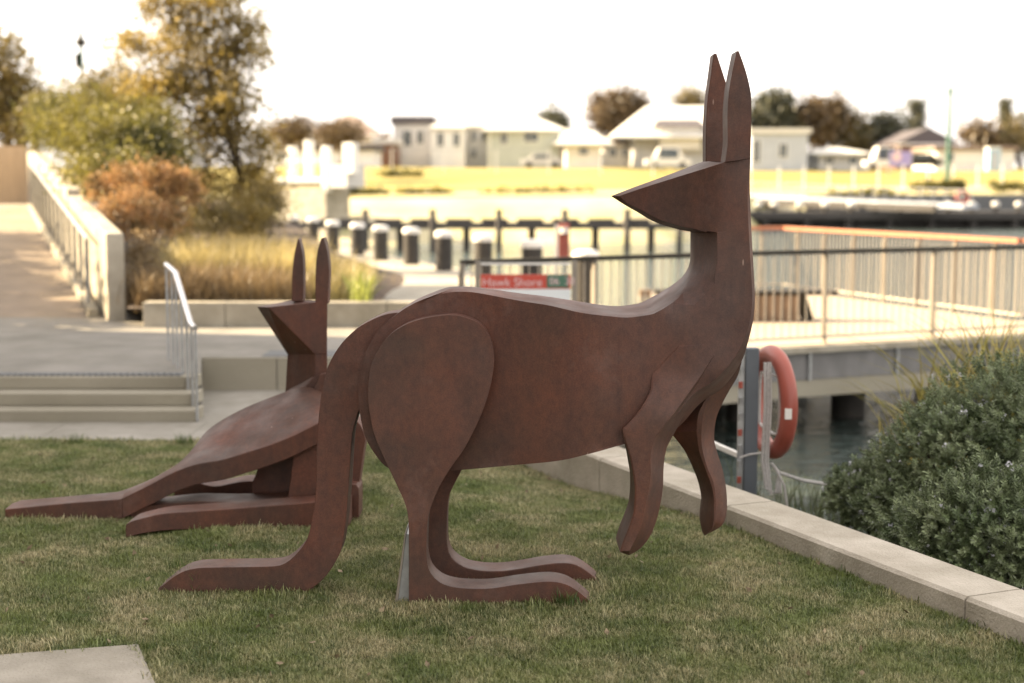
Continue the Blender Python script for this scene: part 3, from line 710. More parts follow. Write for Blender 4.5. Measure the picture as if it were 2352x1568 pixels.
tail = [(357,1359),(378,1341),(400,1324),(425,1311),(452,1305),(500,1303),(560,1302),(632,1300),(654,1294),(677,1276),(704,1240),(718,1185),(724,1140),(727,1086),(727,1040),(730,990),(732,957),(739,898),(753,842),(781,793),(819,755),(861,731),(893,720),(930,716),(960,760),(960,850),(830,935),(816,968),(809,996),(805,1045),(802,1097),
  (796,1173),(790,1225),(782,1266),(763,1303),(740,1332),(709,1357),(690,1372),(357,1372)]
slab('tail', k1, tail, 6.345, 6.50, cornr=60)
# arms
def arm_h(x, y):    # near arm front face depth relative to YM
    return 0.305 + 0.05*sm(850, 960, y)
SA = []
def A_(x, y, h, ix, iy): SA.append((x, y, h, ix, iy))
near = [(1499,858,1503,860),(1496,890,1500,891),(1480,925,1484,927),(1455,960,1459,963),(1430,986,1436,988),(1434,1009,1438,1009),(1447,1051,1451,1051),(1454,1089,1458,1089),(1458,1117,1462,1117),(1455,1177,1459,1178),(1445,1208,1449,1210),(1431,1243,1435,1245),(1424,1268,1430,1265)]
for x, y, ix, iy in near: A_(x, y, arm_h(x, y)-0.004, ix, iy)
for x, y, h, ix, iy in [(1445,1275,0.27,1446,1265),(1469,1261,0.25,1459,1240),(1492,1233,0.24,1472,1208),(1508,1194,0.23,1480,1170),(1518,1152,0.23,1489,1131),(1523,1117,0.23,1495,1090),(1524,1079,0.23,1494,1056),(1527,1048,0.22,1497,1030),
      (1532,1027,0.20,1505,1005),(1550,993,0.17,1525,978),(1574,950,0.15,1556,938),(1609,911,0.14,1588,893),(1637,883,0.14,1610,862),(1665,840,0.18,1640,815),(1640,790,0.28,1625,790),(1560,790,0.29,1560,796)]: A_(x, y, h, ix, iy)
relief(k1, SA, arm_h, YM, names=('foreleg',), back=6.33, grid=22)
far_arm = [(1620,880,-0.12,1640,885),(1575,940,-0.12,1606,945),(1540,993,-0.12,1600,990),(1574,1037,-0.14,1606,1035),(1595,1079,-0.17,1620,1075),(1609,1117,-0.19,1636,1120),(1615,1149,-0.19,1640,1150),(1613,1166,-0.19,1640,1166),(1611,1198,-0.19,1639,1196),(1618,1230,-0.18,1636,1216),
  (1658,1207,-0.15,1642,1200),(1668,1184,-0.15,1643,1188),(1670,1152,-0.15,1644,1150),(1667,1114,-0.15,1639,1108),(1660,1079,-0.15,1627,1080),(1649,1044,-0.15,1618,1052),(1641,1013,-0.15,1612,1022),(1641,988,-0.15,1611,995),(1646,957,-0.13,1614,962),(1658,929,-0.11,1621,932),(1675,897,-0.09,1640,897),(1695,862,-0.07,1656,862),(1704,830,-0.05,1672,840),(1650,820,-0.12,1652,842)]
def farm_h(x, y): return -0.03 - 0.05*sm(950, 1100, y)
relief(k1, far_arm, farm_h, YM, names=('foreleg',), back=6.43+0.26, grid=26)
# grey plate behind the heel
pl = empty('metal_plaque', 'grey metal wedge plaque standing in the grass behind the standing kangaroo\'s heel', 'plaque', tuple(Gp(925,1388)))
slab('plate', pl, [(932,1226),(950,1226),(950,1392),(912,1392),(908,1388)], 6.20, 6.40, M['galv'], 20)
slab('edge_strip', pl, [(929,1226),(933,1224),(913,1389),(906,1388)], 6.185, 6.42, M['fence'], 20)

# reclining kangaroo
k2 = empty('kangaroo_sculpture', 'reclining kangaroo sculpture of rust brown steel, lying behind the standing one with tail stretched left', 'sculpture', (-1.3, 8.0, 0))
def loft(name, parent, A, YA, B, YB):
    a = [Wp(x, y, (YA if not callable(YA) else YA(x, y))) for x, y in A]; b = [Wp(x, y, YB) for x, y in B]; n = len(a)
    flat = [Vector((p.x, p.z)) for p in a]; area = sum(flat[i].x*flat[(i+1)%n].y-flat[(i+1)%n].x*flat[i].y for i in range(n))
    fs = [tuple(range(n)), tuple(range(2*n-1, n-1, -1))] + [(i, i+n, (i+1)%n+n, (i+1)%n) for i in range(n)]
    if area < 0: fs = [f[::-1] for f in fs]
    return bevel(mesh(name, a+b, fs, M['steel'], parent), 0.004, 2)
loft('head', k2, [(615,705),(723,694),(753,693),(752,760),(752,813),(723,813)], 8.40, [(590,704),(671,689),(697,689),(697,760),(697,813),(660,814)], 8.63)
loft('neck', k2, [(723,811.5),(752,811.5),(752,940),(690,930),(690,905),(703,886),(723,863)], 8.402, [(660,812.5),(697,811.5),(697,940),(650,930),(653,915),(655,899),(657,860)], 8.628)
slab('ear', k2, [(670,692),(671,627),(677,578),(684,548),(687,548),(695,585),(697,650),(696,692)], 8.50, 8.60, cornr=50, step=6)
slab('ear', k2, [(724,697),(725,617),(729,578),(738,546),(744,546),(752,578),(756,617),(755,656),(753,697)], 8.40, 8.50, cornr=50, step=6)
slab('shoulder', k2, [(716,905),(726,880),(735,860),(748,857),(775,870),(790,905)], 8.33, 8.39, cornr=50)
nedge = [(11,1170),(60,1165),(149,1156),(215,1151),(271,1147),(280,1145),(311,1130),(349,1111),(386,1091),(413,1079),(448,1067),(511,1056),(561,1041),(623,1021),(673,1001),(728,973),(790,938)]
fedge = [(27,1156),(50,1148),(149,1140),(215,1134),(271,1129),(293,1122),(324,1110),(356,1096),(388,1078),(418,1058),(433,1041),(448,1023),(468,996),(488,978),(523,956),(573,931),(610,915),(653,900),(695,887),(738,900),(790,917)]
def fY(x): return 8.02 + 0.33*sm(380, 500, x)
bm_ = bmesh.new()
A = [Wp(x, y, 7.80) for x, y in nedge]; B = [Wp(x, y, fY(x)) for x, y in fedge]
ring = A + B[::-1]; n = len(ring); TH = 0.115
def build_prismdown(name, ring, th, parent, sel=None):
    n = len(ring); flat = [Vector((p.x, p.y)) for p in ring]
    r = delaunay_2d_cdt(flat, [], [list(range(n))], 1, 1e-6); om = [o[0] for o in r[3]]
    low = [Vector((p.x, p.y, p.z-th)) for p in ring]; fs = []
    for f in r[2]:
        t = tuple(om[i] for i in f); a, b, c = (flat[k] for k in t); s = (b.x-a.x)*(c.y-a.y)-(c.x-a.x)*(b.y-a.y)
        if s < 0: t = t[::-1]
        fs.append(t); fs.append(tuple(k+n for k in t[::-1]))
    area = sum(flat[i].x*flat[(i+1)%n].y-flat[(i+1)%n].x*flat[i].y for i in range(n))
    for i in range(n):
        j = (i+1)%n; f = (i, i+n, j+n, j); fs.append(f if area > 0 else f[::-1])
    o = mesh(name, ring+low, fs, M['steel'], parent, smooth=True, sharp=28)
    m = o.modifiers.new('arris', 'BEVEL'); m.width = 0.004; m.segments = 2; m.limit_method = 'ANGLE'; m.angle_limit = R(45)
    return o
ia = 6; ib = 6
build_prismdown('tail', A[:ia]+B[:ib][::-1], TH, k2)
def resample(P, n):
    L = [0.0]
    for p, q in zip(P[:-1], P[1:]): L.append(L[-1]+(q-p).length)
    out = []
    for i in range(n):
        d = L[-1]*i/(n-1); k = max(j for j in range(len(L)) if L[j] <= d+1e-9); k = min(k, len(P)-2)
        out.append(P[k].lerp(P[k+1], (d-L[k])/(L[k+1]-L[k])))
    return out
NA = [(280,1145),(311,1130),(349,1111),(386,1091),(413,1079),(448,1067),(480,1061),(511,1056),(561,1041),(623,1021),(673,1001),(728,973),(790,938)]
NB = [(293,1122),(324,1110),(356,1096),(388,1078),(411,1064),(433,1041),(448,1023),(468,996),(488,978),(523,956),(573,931),(653,900),(700,887),(790,915)]
P1 = resample([Wp(q[0], q[1], 7.80) for q in smooth_line(NA, 10, False, 60)], 44); P2 = resample([Wp(q[0], q[1], fY(q[0])) for q in smooth_line(NB, 10, False, 60)], 44)
K = 6; gv = []
for p, q in zip(P1, P2):
    for k in range(K+1): t = k/K; gv.append(p.lerp(q, t)+Vector((0,0,0.012*math.sin(math.pi*t))))
m_ = len(gv); gv += [v-Vector((0,0,TH)) for v in gv]; gf = []
for i in range(43):
    for k in range(K):
        a_ = i*(K+1)+k; f = (a_, a_+K+1, a_+K+2, a_+1); gf.append(f); gf.append(tuple(j+m_ for j in f[::-1]))
    a_ = i*(K+1); gf.append((a_, a_+m_, a_+K+1+m_, a_+K+1)); a_ += K; gf.append((a_, a_+K+1, a_+K+1+m_, a_+m_))
for k in range(K): gf.append((k, k+1, k+1+m_, k+m_)); c_ = 43*(K+1)+k; gf.append((c_, c_+m_, c_+1+m_, c_+1))
o = mesh('body', gv, gf, M['steel'], k2, smooth=True, sharp=30)
m = o.modifiers.new('arris', 'BEVEL'); m.width = 0.004; m.segments = 2; m.limit_method = 'ANGLE'; m.angle_limit = R(60)
slab('foot', k2, [(289,1205),(300,1198),(324,1191),(373,1180),(448,1174),(523,1169),(598,1163),(648,1159),(723,1153),(780,1150),(800,1152),(800,1215),(715,1216),(573,1216),(448,1216),(373,1219),(319,1227),(289,1236)], 7.60, 7.79, cornr=60, yfun=lambda x, y: 7.60 - 0.24*(1-sm(280, 560, x)))
slab('foot', k2, [(300,1178),(321,1165),(380,1158),(448,1152),(500,1153),(548,1153),(600,1152),(660,1147),(740,1147),(740,1196),(300,1196)], 7.83, 8.06, cornr=60)
slab('leg', k2, [(675,1035),(668,1095),(660,1150),(740,1150),(800,1150),(800,990),(728,1010)], 7.85, 8.05, cornr=50)
slab('leg', k2, [(593,1074),(585,1095),(578,1110),(578,1140),(690,1140),(690,1040),(640,1055)], 8.10, 8.28, cornr=30)
slab('foot', k2, [(400,1110),(448,1107),(470,1113),(493,1117),(520,1113),(548,1107),(600,1104),(600,1150),(440,1150),(400,1150)], 8.30, 8.50, cornr=60)
slab('foreleg', k2, [(780,940),(815,960),(839,1000),(836,1030),(824,1114),(820,1150),(780,1150)], 7.90, 8.05, cornr=50)
slab('hand', k2, [(780,1112),(800,1110),(818,1113),(824,1122),(824,1192),(780,1194)], 7.80, 8.0, cornr=40)

# ------------------------------------------------------------------ LAWN GRASS
def clump(nm, n, rad, hmin, hmax, wid, lean):
    vs = []; fs = []
    for i in range(n):
        a = random.uniform(0, 6.283); r = rad*math.sqrt(random.random()); b = Vector((r*math.cos(a), r*math.sin(a), -0.003))
        L = random.uniform(hmin, hmax); a2 = random.uniform(0, 6.283); ln = random.uniform(0.1, lean); d = Vector((math.cos(a2), math.sin(a2), 0)); s = Vector((-d.y, d.x, 0))*wid*random.uniform(0.7, 1.2)*0.5
        m_ = b + d*L*0.4*ln + Vector((0,0,L*0.55*(1-0.3*ln))); t = b + d*L*ln*1.1 + Vector((0,0,L*(1-0.55*ln)))
        k = len(vs); vs += [b-s, b+s, m_+s*0.8, m_-s*0.8, t]; fs += [(k,k+1,k+2,k+3),(k+3,k+2,k+4)]
    me = bpy.data.meshes.new(nm); me.from_pydata([tuple(v) for v in vs], [], fs); me.update(); me.materials.append(M['blade']); return me
lib = bpy.data.collections.new('grass_clumps')
for i in range(6):
    me = clump('grass_clump', 34, 0.045, 0.012, (0.026, 0.032, 0.038, 0.028, 0.034, 0.045)[i], 0.0032, (0.9, 1.1, 0.8, 1.2, 1.0, 0.7)[i])
    lib.objects.link(bpy.data.objects.new('grass_clump', me))
pts = []
lp = lawn_poly; N = 52000
cand = np.stack([rng.uniform(-4.1, 2.7, N*2), 4.6+ (LB+0.02-4.6)*rng.random(N*2)**1.12], 1)
for x, y in cand:
    if abs(x) > 0.375*y + 0.35: continue
    if not in_poly(x, y, lp): continue
    if in_poly(x, y, slab_poly): continue
    pts.append((x, y, lawn_z(x, y)))
me = bpy.data.meshes.new('lawn_grass'); me.from_pydata(pts, [], []); me.update()
lg = bpy.data.objects.new('lawn_grass', me); COL.objects.link(lg); tag(lg, 'short mown grass with straw patches covering the lawn', 'grass', kind='stuff')
ng = bpy.data.node_groups.new('scatter', 'GeometryNodeTree')
ng.interface.new_socket('Geometry', in_out='INPUT', socket_type='NodeSocketGeometry'); ng.interface.new_socket('Geometry', in_out='OUTPUT', socket_type='NodeSocketGeometry')
gi = ng.nodes.new('NodeGroupInput'); go = ng.nodes.new('NodeGroupOutput'); ip = ng.nodes.new('GeometryNodeInstanceOnPoints')
ci = ng.nodes.new('GeometryNodeCollectionInfo'); ci.inputs[0].default_value = lib; ci.inputs['Separate Children'].default_value = True; ci.inputs['Reset Children'].default_value = True
rv = ng.nodes.new('FunctionNodeRandomValue'); rv.data_type = 'FLOAT_VECTOR'; rv.inputs[0].default_value = (-0.15,-0.15,0); rv.inputs[1].default_value = (0.15,0.15,6.283)
rs = ng.nodes.new('FunctionNodeRandomValue'); rs.data_type = 'FLOAT'; rs.inputs[2].default_value = 0.6; rs.inputs[3].default_value = 1.25
nz = ng.nodes.new('ShaderNodeTexNoise'); nz.inputs['Scale'].default_value = 1.7; nz.inputs['Detail'].default_value = 3
mrg = ng.nodes.new('ShaderNodeMapRange'); mrg.inputs['From Min'].default_value = 0.3; mrg.inputs['From Max'].default_value = 0.7; mrg.inputs['To Min'].default_value = 1.25; mrg.inputs['To Max'].default_value = 0.75
mm = ng.nodes.new('ShaderNodeMath'); mm.operation = 'MULTIPLY'
ng.links.new(nz.outputs[0], mrg.inputs['Value']); ng.links.new(mrg.outputs[0], mm.inputs[0]); ng.links.new(rs.outputs[1], mm.inputs[1])
ng.links.new(gi.outputs[0], ip.inputs['Points']); ng.links.new(ci.outputs[0], ip.inputs['Instance']); ip.inputs['Pick Instance'].default_value = True
ng.links.new(rv.outputs[0], ip.inputs['Rotation']); ng.links.new(mm.outputs[0], ip.inputs['Scale']); ng.links.new(ip.outputs[0], go.inputs[0])
md = lg.modifiers.new('scatter', 'NODES'); md.node_group = ng

def line_pts(segs, step, jit):
    out = []
    for a, b in segs:
        a = Gp(*a) if len(a) == 2 else Vector(a); b = Gp(*b) if len(b) == 2 else Vector(b); n = max(1, int((b-a).length/step))
        for i in range(n): 
            p = a.lerp(b, (i+random.random())/n); out.append((p.x+random.gauss(0, jit), p.y+random.gauss(0, jit)-0.012, lawn_z(p.x, p.y)))
    return out
segs = [((939,1393),(1364,1393)),((357,1360),(700,1366)),((1045,1348),(1390,1348)),((10,1192),(290,1190)),((289,1226),(720,1215)),((720,1200),(830,1192)),((700,1366),(770,1330))]
segs += [((kin[i].x,kin[i].y,0),(kin[i+1].x,kin[i+1].y,0)) for i in range(len(kin)-1)] + [((-5,LB,0),(0,LB,0)), ((0,1500),(320,1478)), ((320,1478),(360,1568))]
ep = line_pts(segs, 0.02, 0.02)
me = bpy.data.meshes.new('edge_grass'); me.from_pydata(ep, [], []); me.update()
eg = bpy.data.objects.new('edge_grass', me); COL.objects.link(eg); tag(eg, 'longer uncut grass left around the sculptures and along the concrete edges', 'grass', kind='stuff')
ng2 = ng.copy(); [n for n in ng2.nodes if n.bl_idname == 'FunctionNodeRandomValue' and n.data_type == 'FLOAT'][0].inputs[2].default_value = 0.8
[n for n in ng2.nodes if n.bl_idname == 'FunctionNodeRandomValue' and n.data_type == 'FLOAT'][0].inputs[3].default_value = 1.9
m2 = eg.modifiers.new('scatter', 'NODES'); m2.node_group = ng2
dl = [];
while len(dl) < 190:
    x, y = random.uniform(-3.4, 2.4), random.uniform(5.2, 9.9)
    if in_poly(x, y, lawn_poly) and not in_poly(x, y, slab_poly): dl.append((x, y, lawn_z(x, y)+random.uniform(0.018, 0.03)))
tag(leaves('dry_leaves', mat('dry_leaf_litter', (0.34, 0.27, 0.17), 0.8, col2=(0.12, 0.08, 0.05), scale=30), np.array(dl), 0.035, None, 0.0, 0.5), 'small dry leaves and bits of straw lying loose in the grass', 'leaf litter', kind='stuff')
TUFTS = [(437,1358,0.13,130,'thick dark green grass tuft against the tail of the standing kangaroo'),(650,1362,0.07,40,'small grass tuft under the bend of the standing kangaroo\'s tail'),
  (486,1270,0.06,60,'grass tuft on the lawn just above the standing kangaroo\'s tail tip'),(400,1308,0.07,50,'grass tuft behind the tapered tail tip of the standing kangaroo'),
  (1290,1395,0.10,70,'leafy weed tuft in front of the near foot of the standing kangaroo'),(1235,1398,0.08,30,'thin grass sprig halfway along the near foot'),(1340,1394,0.08,26,'grass sprig by the toe of the near foot'),
  (175,1020,0.10,60,'grass tuft at the back edge of the lawn under the steps'),(425,1022,0.12,80,'grass tuft at the lawn edge beside the reclining kangaroo'),
  (1010,1130,0.06,40,'grass tuft behind the standing kangaroo\'s shins'),(1180,1342,0.05,44,'grass tuft between the two feet of the standing kangaroo')]
for (x, y, h, n, lb) in TUFTS:
    c = Gp(x, y); bs = [(c.x+random.uniform(-1,1)*0.02*math.sqrt(n/10), c.y+random.gauss(0, 0.015), lawn_z(c.x,c.y)-0.005) for _ in range(n)]
    o = blades('grass_tuft', M['tuft'], bs, h, 0.0045, None, 0.55); tag(o, lb, 'grass tuft')

# ------------------------------------------------------------------ ROSEMARY BUSH, REEDS
def sprigs(name, parent, origins, dirs, mt, nleaf=20, ll=0.026, lw=0.010, stem=0.075):
    n = len(origins); O = np.asarray(origins); D = np.asarray(dirs); D = D/np.linalg.norm(D,axis=1)[:,None]
    E = rng.normal(size=(n,3)); E -= D*(E*D).sum(1)[:,None]; E /= np.linalg.norm(E,axis=1)[:,None]; Fv = np.cross(D, E)
    t = np.tile(np.linspace(0.12, 1.0, nleaf), (n,1))*stem*rng.uniform(0.7,1.2,(n,1))
    a = np.tile(np.arange(nleaf)*2.4, (n,1)) + rng.uniform(0,6,(n,1))
    rad = np.cos(a)[...,None]*E[:,None]+np.sin(a)[...,None]*Fv[:,None]
    b = O[:,None]+D[:,None]*t[...,None]; dirn = rad*0.8+D[:,None]*0.65; dirn /= np.linalg.norm(dirn,axis=2)[...,None]
    side = np.cross(dirn, D[:,None]); side /= np.linalg.norm(side,axis=2)[...,None]
    l = ll*rng.uniform(0.7,1.25,(n,nleaf,1)); v = np.stack([b, b+dirn*l*0.5+side*lw*0.5, b+dirn*l, b+dirn*l*0.5-side*lw*0.5], 2).reshape(-1,3)
    k = n*nleaf; me = bpy.data.meshes.new(name); me.vertices.add(4*k); me.vertices.foreach_set('co', v.ravel()); me.loops.add(4*k); me.loops.foreach_set('vertex_index', np.arange(4*k))
    me.polygons.add(k); me.polygons.foreach_set('loop_start', np.arange(0,4*k,4)); me.polygons.foreach_set('loop_total', np.full(k,4)); me.update(calc_edges=True)
    return link(name, me, mt, parent)
def bush(name, label, cat, base, blobs, n, group=None):
    t = empty(name, label, cat, tuple(base), group)
    O = []; D = []
    for c, r, w in blobs:
        k = int(n*w); d = rng.normal(size=(k,3)); d[:,1] -= 0.35; d[:,2] += 0.35; d /= np.linalg.norm(d,axis=1)[:,None]
        lump = 1+0.16*np.sin(d[:,0]*8+c[0]*5)*np.cos(d[:,2]*9+d[:,1]*7)+0.07*np.sin(d[:,0]*21+d[:,2]*17)
        q = np.array(c)+d*np.array(r)*(lump*rng.uniform(0.72,1.0,k))[:,None]; O.append(q); dd = d*0.8+rng.normal(size=(k,3))*0.35; dd[:,2] += 0.45; D.append(dd)
    O = np.concatenate(O); D = np.concatenate(D)
    sprigs('foliage', t, O, D, M['leafRose'])
    mb = MB()
    for c, r, w in blobs:
        for _ in range(6): limb(mb, Vector(base)+Vector((random.uniform(-.1,.1),random.uniform(-.1,.1),0)), Vector(c)+Vector((random.uniform(-.6,.6)*r[0], random.uniform(-.6,.6)*r[1], random.uniform(0,.7)*r[2])), 0.014, 0.004, 0.06, 5)
    mb.obj('stems', M['barkd'], t)
    # dark twiggy heart of the bush
    sel = rng.choice(len(O), int(len(O)*0.11)); fo = O[sel]+D[sel]/np.linalg.norm(D[sel],axis=1)[:,None]*0.085; fo = fo[fo[:,1] < base[1]+0.3]
    nf = 230 if n > 3000 else 40
    cen = np.repeat(fo[:nf], 5, 0)+rng.normal(size=(min(nf,len(fo))*5,3))*0.008
    tag(leaves('flowers', M['flower'], cen, 0.018, t, 0.5, 0.9), kind='stuff')
    return t
def wb(x, y, Y, rx, ry, rd_): k = Y/FPX; c = Wp(x, y, Y); return (tuple(c), (rx*k, rd_*k, ry*k))
bush('rosemary_bush', 'large grey green coastal rosemary bush with tiny white flowers behind the kerb wall', 'bush', (3.1, 8.3, -0.5),
  [(*wb(2330,1060,8.2,230,235,200), 0.38), (*wb(2180,1080,8.0,160,150,150), 0.22), (*wb(2290,1250,7.2,230,170,150), 0.26), (*wb(2440,1120,7.7,240,260,200), 0.14), (*wb(2290,1330,7.35,210,100,120), 0.16), (*wb(2130,1225,7.6,110,75,110), 0.09)], 5600)
bush('rosemary_bush', 'small low rosemary bush at the left foot of the large bush', 'bush', (2.25, 8.2, -0.4),
  [(*wb(2010,1145,8.3,105,75,90), 0.6), (*wb(2100,1180,7.9,110,85,90), 0.4)], 1500)
for i, (x, y, L, n, lb, mt) in enumerate([(2240,900,0.62,60,'tall straw coloured reeds rising behind the large rosemary bush','reed'),(2330,880,0.6,55,'straw reeds at the right edge above the rosemary bush','reed'),(2150,960,0.45,45,'drooping tan reeds at the upper left of the rosemary bush','reed')]):
    c = Wp(x, y+40, 9.8); bs = [(c.x+random.gauss(0,0.14), c.y+random.gauss(0,0.15), c.z-0.28) for _ in range(int(n*2.6))]
    tag(blades('reed_clump', M[mt], bs, L+0.36, 0.02, None, 0.7, 4), lb, 'reeds')
c = Gp(1860,1165,0.0)
for k, (x, y, lb) in enumerate([(1800,1120,'green rushes just behind the kerb wall by the lifebuoy post'),(1880,1150,'green rushes behind the kerb wall beside the small rosemary bush'),(1590,1040,'low rushes on the bank between the forelegs of the kangaroo')]):
    c = Wp(x, y, 9.2+0.2*k); bs = [(c.x+random.gauss(0,0.16), c.y+random.uniform(-0.25,0.35), -0.42+random.uniform(-.1,.05)) for _ in range(110)]
    tag(blades('rush_clump', M['reedg'], bs, 0.42, 0.007, None, 0.3, 3), lb, 'rushes')

# ------------------------------------------------------------------ LIFEBUOY POST
LP = Gp(1725, 1112, 0.0); LP.z = -0.45
post = empty('lifebuoy_post', 'slate grey square post with rope cleats holding the lifebuoy beside the water', 'post', tuple(LP))
ly = LP.y; pt = Wp(1720, 800, ly).z
x0 = Wp(1711, 950, ly).x; x1 = Wp(1742, 950, ly).x
bevel(MB().box((x0, ly, -0.9), (x1, ly+0.09, pt)).obj('post', M['greypaint'], post), 0.005)
xx0 = Wp(1697, 950, ly).x
MB().box((xx0, ly+0.02, -0.9), (x0-0.002, ly+0.05, pt-0.05)).obj('side_plate', M['galv'], post)
for i in range(8):
    zc = pt-0.13-0.1*i; col = M['red'] if i % 3 == 1 else M['galv']
    MB().lathe(((xx0+x0)/2-0.008, ly+0.012, zc), [(0.0,-0.02),(0.014,-0.02),(0.014,0.02),(0,0.02)], 10).obj('cleat', col, post)
# lifebuoy: ring seen almost edge on
ring = empty('lifebuoy', 'orange red lifebuoy ring with white rope hanging on the grey post', 'lifebuoy', tuple(Wp(1780,930,ly)))
cz = Wp(1780, 930, ly).z; cxr = Wp(1773, 930, ly+0.12).x; RRm = 0.305; tubeR = 0.056
rot = Matrix.Rotation(R(-80), 3, 'Z')
def ringpt(a, rr=RRm): v = rot @ Vector((math.cos(a)*rr, 0, math.sin(a)*rr)); return Vector((cxr, ly+0.13, cz)) + v
mb = MB(); nS = 48; nT = 14; base = 0
for i in range(nS):
    a = 2*math.pi*i/nS; c = ringpt(a); out = (ringpt(a, RRm+1)-c).normalized(); ax = rot @ Vector((0,1,0))
    for k in range(nT):
        t = 2*math.pi*k/nT; mb.v.append(c + out*math.cos(t)*tubeR + ax*math.sin(t)*tubeR*0.95)
for i in range(nS):
    for k in range(nT): mb.f.append((i*nT+k, ((i+1)%nS)*nT+k, ((i+1)%nS)*nT+(k+1)%nT, i*nT+(k+1)%nT))
mb.obj('ring', M['red'], ring, smooth=True, sharp=80)
pp = ringpt(-0.05, RRm+tubeR); MB().box((pp.x-0.045, pp.y-0.004, pp.z-0.035),(pp.x-0.005, pp.y+0.02, pp.z+0.03)).obj('reflective_patch', M['white'], ring)
gp = [ringpt(a0+0.0, RRm+0.02+tubeR*0) for a0 in ()]
for q in range(4):
    a0 = (0.9, 2.3, 3.9, 5.4)[q]; a1 = (2.3, 3.9, 5.4, 7.18)[q]; P = []
    for i in range(9):
        t = i/8; a = a0+(a1-a0)*t; p = ringpt(a, RRm-tubeR-0.02-0.05*math.sin(t*math.pi)); P.append(p+Vector((-0.02,-0.03,0)))
    MB().tube(P, 0.009, 6).obj('grab_rope', M['rope'], ring, smooth=True)
rope = MB(); rx = x1+0.03
for k, dx in enumerate((0.0, 0.018, 0.034)):
    rope.tube([(rx+dx, ly-0.02, cz+0.27), (rx+dx+0.004, ly-0.03, cz), (rx+dx-0.004, ly-0.02, cz-0.35), (rx+dx+0.02, ly-0.03, cz-0.52-0.02*k), (rx+dx+0.08, ly-0.03, cz-0.55), (rx+0.10, ly-0.03, cz-0.42), (rx+0.05, ly-0.03, cz-0.36)], 0.009, 6)
rope.tube([(rx+0.08, ly-0.04, cz-0.4), (rx+0.13, ly-0.05, cz-0.50), (rx+0.15, ly-0.05, cz-0.62), (rx+0.14, ly-0.05, cz-0.75)], 0.008, 6)
rope.tube([(rx+0.10, ly-0.04, cz-0.42), (rx+0.3, ly+0.2, cz-0.52), (rx+0.6, ly+0.5, cz-0.62), (rx+1.1, ly+1.2, cz-0.9)], 0.012, 6)
rope.tube([(x0-0.03, ly-0.01, cz-0.33), (x0+0.03, ly-0.012, cz-0.31), (x1+0.02, ly-0.012, cz-0.30)], 0.007, 6)
ro = rope.obj('rope', M['rope'], None, smooth=True); tag(ro, 'coiled white throwing rope hanging in loops beside the lifebuoy', 'rope')
br = MB().beam(Wp(1560,985,10.6), Wp(1702,1047,ly+0.05), 0.03, 0.03).obj('white_rail', M['white']); tag(br, 'white sloping rail between the water edge and the lifebuoy post', 'rail')

# ------------------------------------------------------------------ DECK (viewing platform), RAILS, BENCH
DK = [Vector((-0.55,14.25,0)), Vector((2.87,16.35,0)), Vector((6.37,17.95,0)), Vector((13,21.4,0))]
FAR = [Vector((14,23.2,0)), Vector((7.0,19.55,0)), Vector((4.93,25.8,0)), Vector((2.45,25.2,0))]
dkp = [(0.92,15.2),(2.87,16.35),(6.37,17.95),(13,21.4),(14,23.2),(7.0,19.55),(4.93,25.8),(2.45,25.2),(1.9,21.0),(1.5,18.5),(1.0,16.3)]
deck = empty('viewing_deck', 'raised timber viewing deck on grey steel girders over the water', 'deck', (4, 17.5, 0))
MB().prism(dkp, -0.06, 0.012).obj('deck_surface', M['deck'], deck)
def along(P, d):
    for a, b in zip(P[:-1], P[1:]):
        L = (b-a).length
        if d <= L: return a.lerp(b, d/L), (b-a).normalized()
        d -= L
    return P[-1].copy(), (P[-1]-P[-2]).normalized()
for a, b in ((DK[0].lerp(DK[1], 0.45), DK[1]), (DK[1], DK[2]), (DK[2], DK[3])):
    d = (b-a).normalized(); nrm = Vector((d.y, -d.x, 0)); L = (b-a).length
    MB().beam(a+nrm*0.06+Vector((0,0,-0.035)), b+nrm*0.06+Vector((0,0,-0.035)), 0.16, 0.07).obj('edge_board', M['conc'], deck)
    MB().beam(a+nrm*0.03+Vector((0,0,-0.235)), b+nrm*0.03+Vector((0,0,-0.235)), 0.06, 0.32).obj('girder', M['girder'], deck)
    MB().beam(a-nrm*0.20+Vector((0,0,-0.50)), b-nrm*0.20+Vector((0,0,-0.50)), 0.5, 0.20).obj('concrete_beam', M['greenconc'], deck)
    n = max(1, int(L/1.0))
    for i in range(n):
        q = a.lerp(b, (i+0.5)/n)+nrm*0.075
        MB().beam(q+Vector((0,0,-0.40)), q+Vector((0,0,-0.07)), 0.05, 0.025, up=(d.x,d.y,0)).obj('stiffener', M['galv'], deck)
for (x, yb, Yp, w) in ((1948, 990, 18.6, 80), (2125, 960, 20.4, 46), (1690, 960, 18.2, 44), (2330, 960, 21.2, 80), (1640,960,19.4,60), (1842, 940, 21.0, 22)):
    c = Wp(x, 900, Yp); r = w/2*Yp/FPX
    MB().lathe((c.x, c.y, 0), [(r,-2.1),(r,-0.55)], 14).obj('pile', M['pile'], deck, smooth=True, sharp=50)
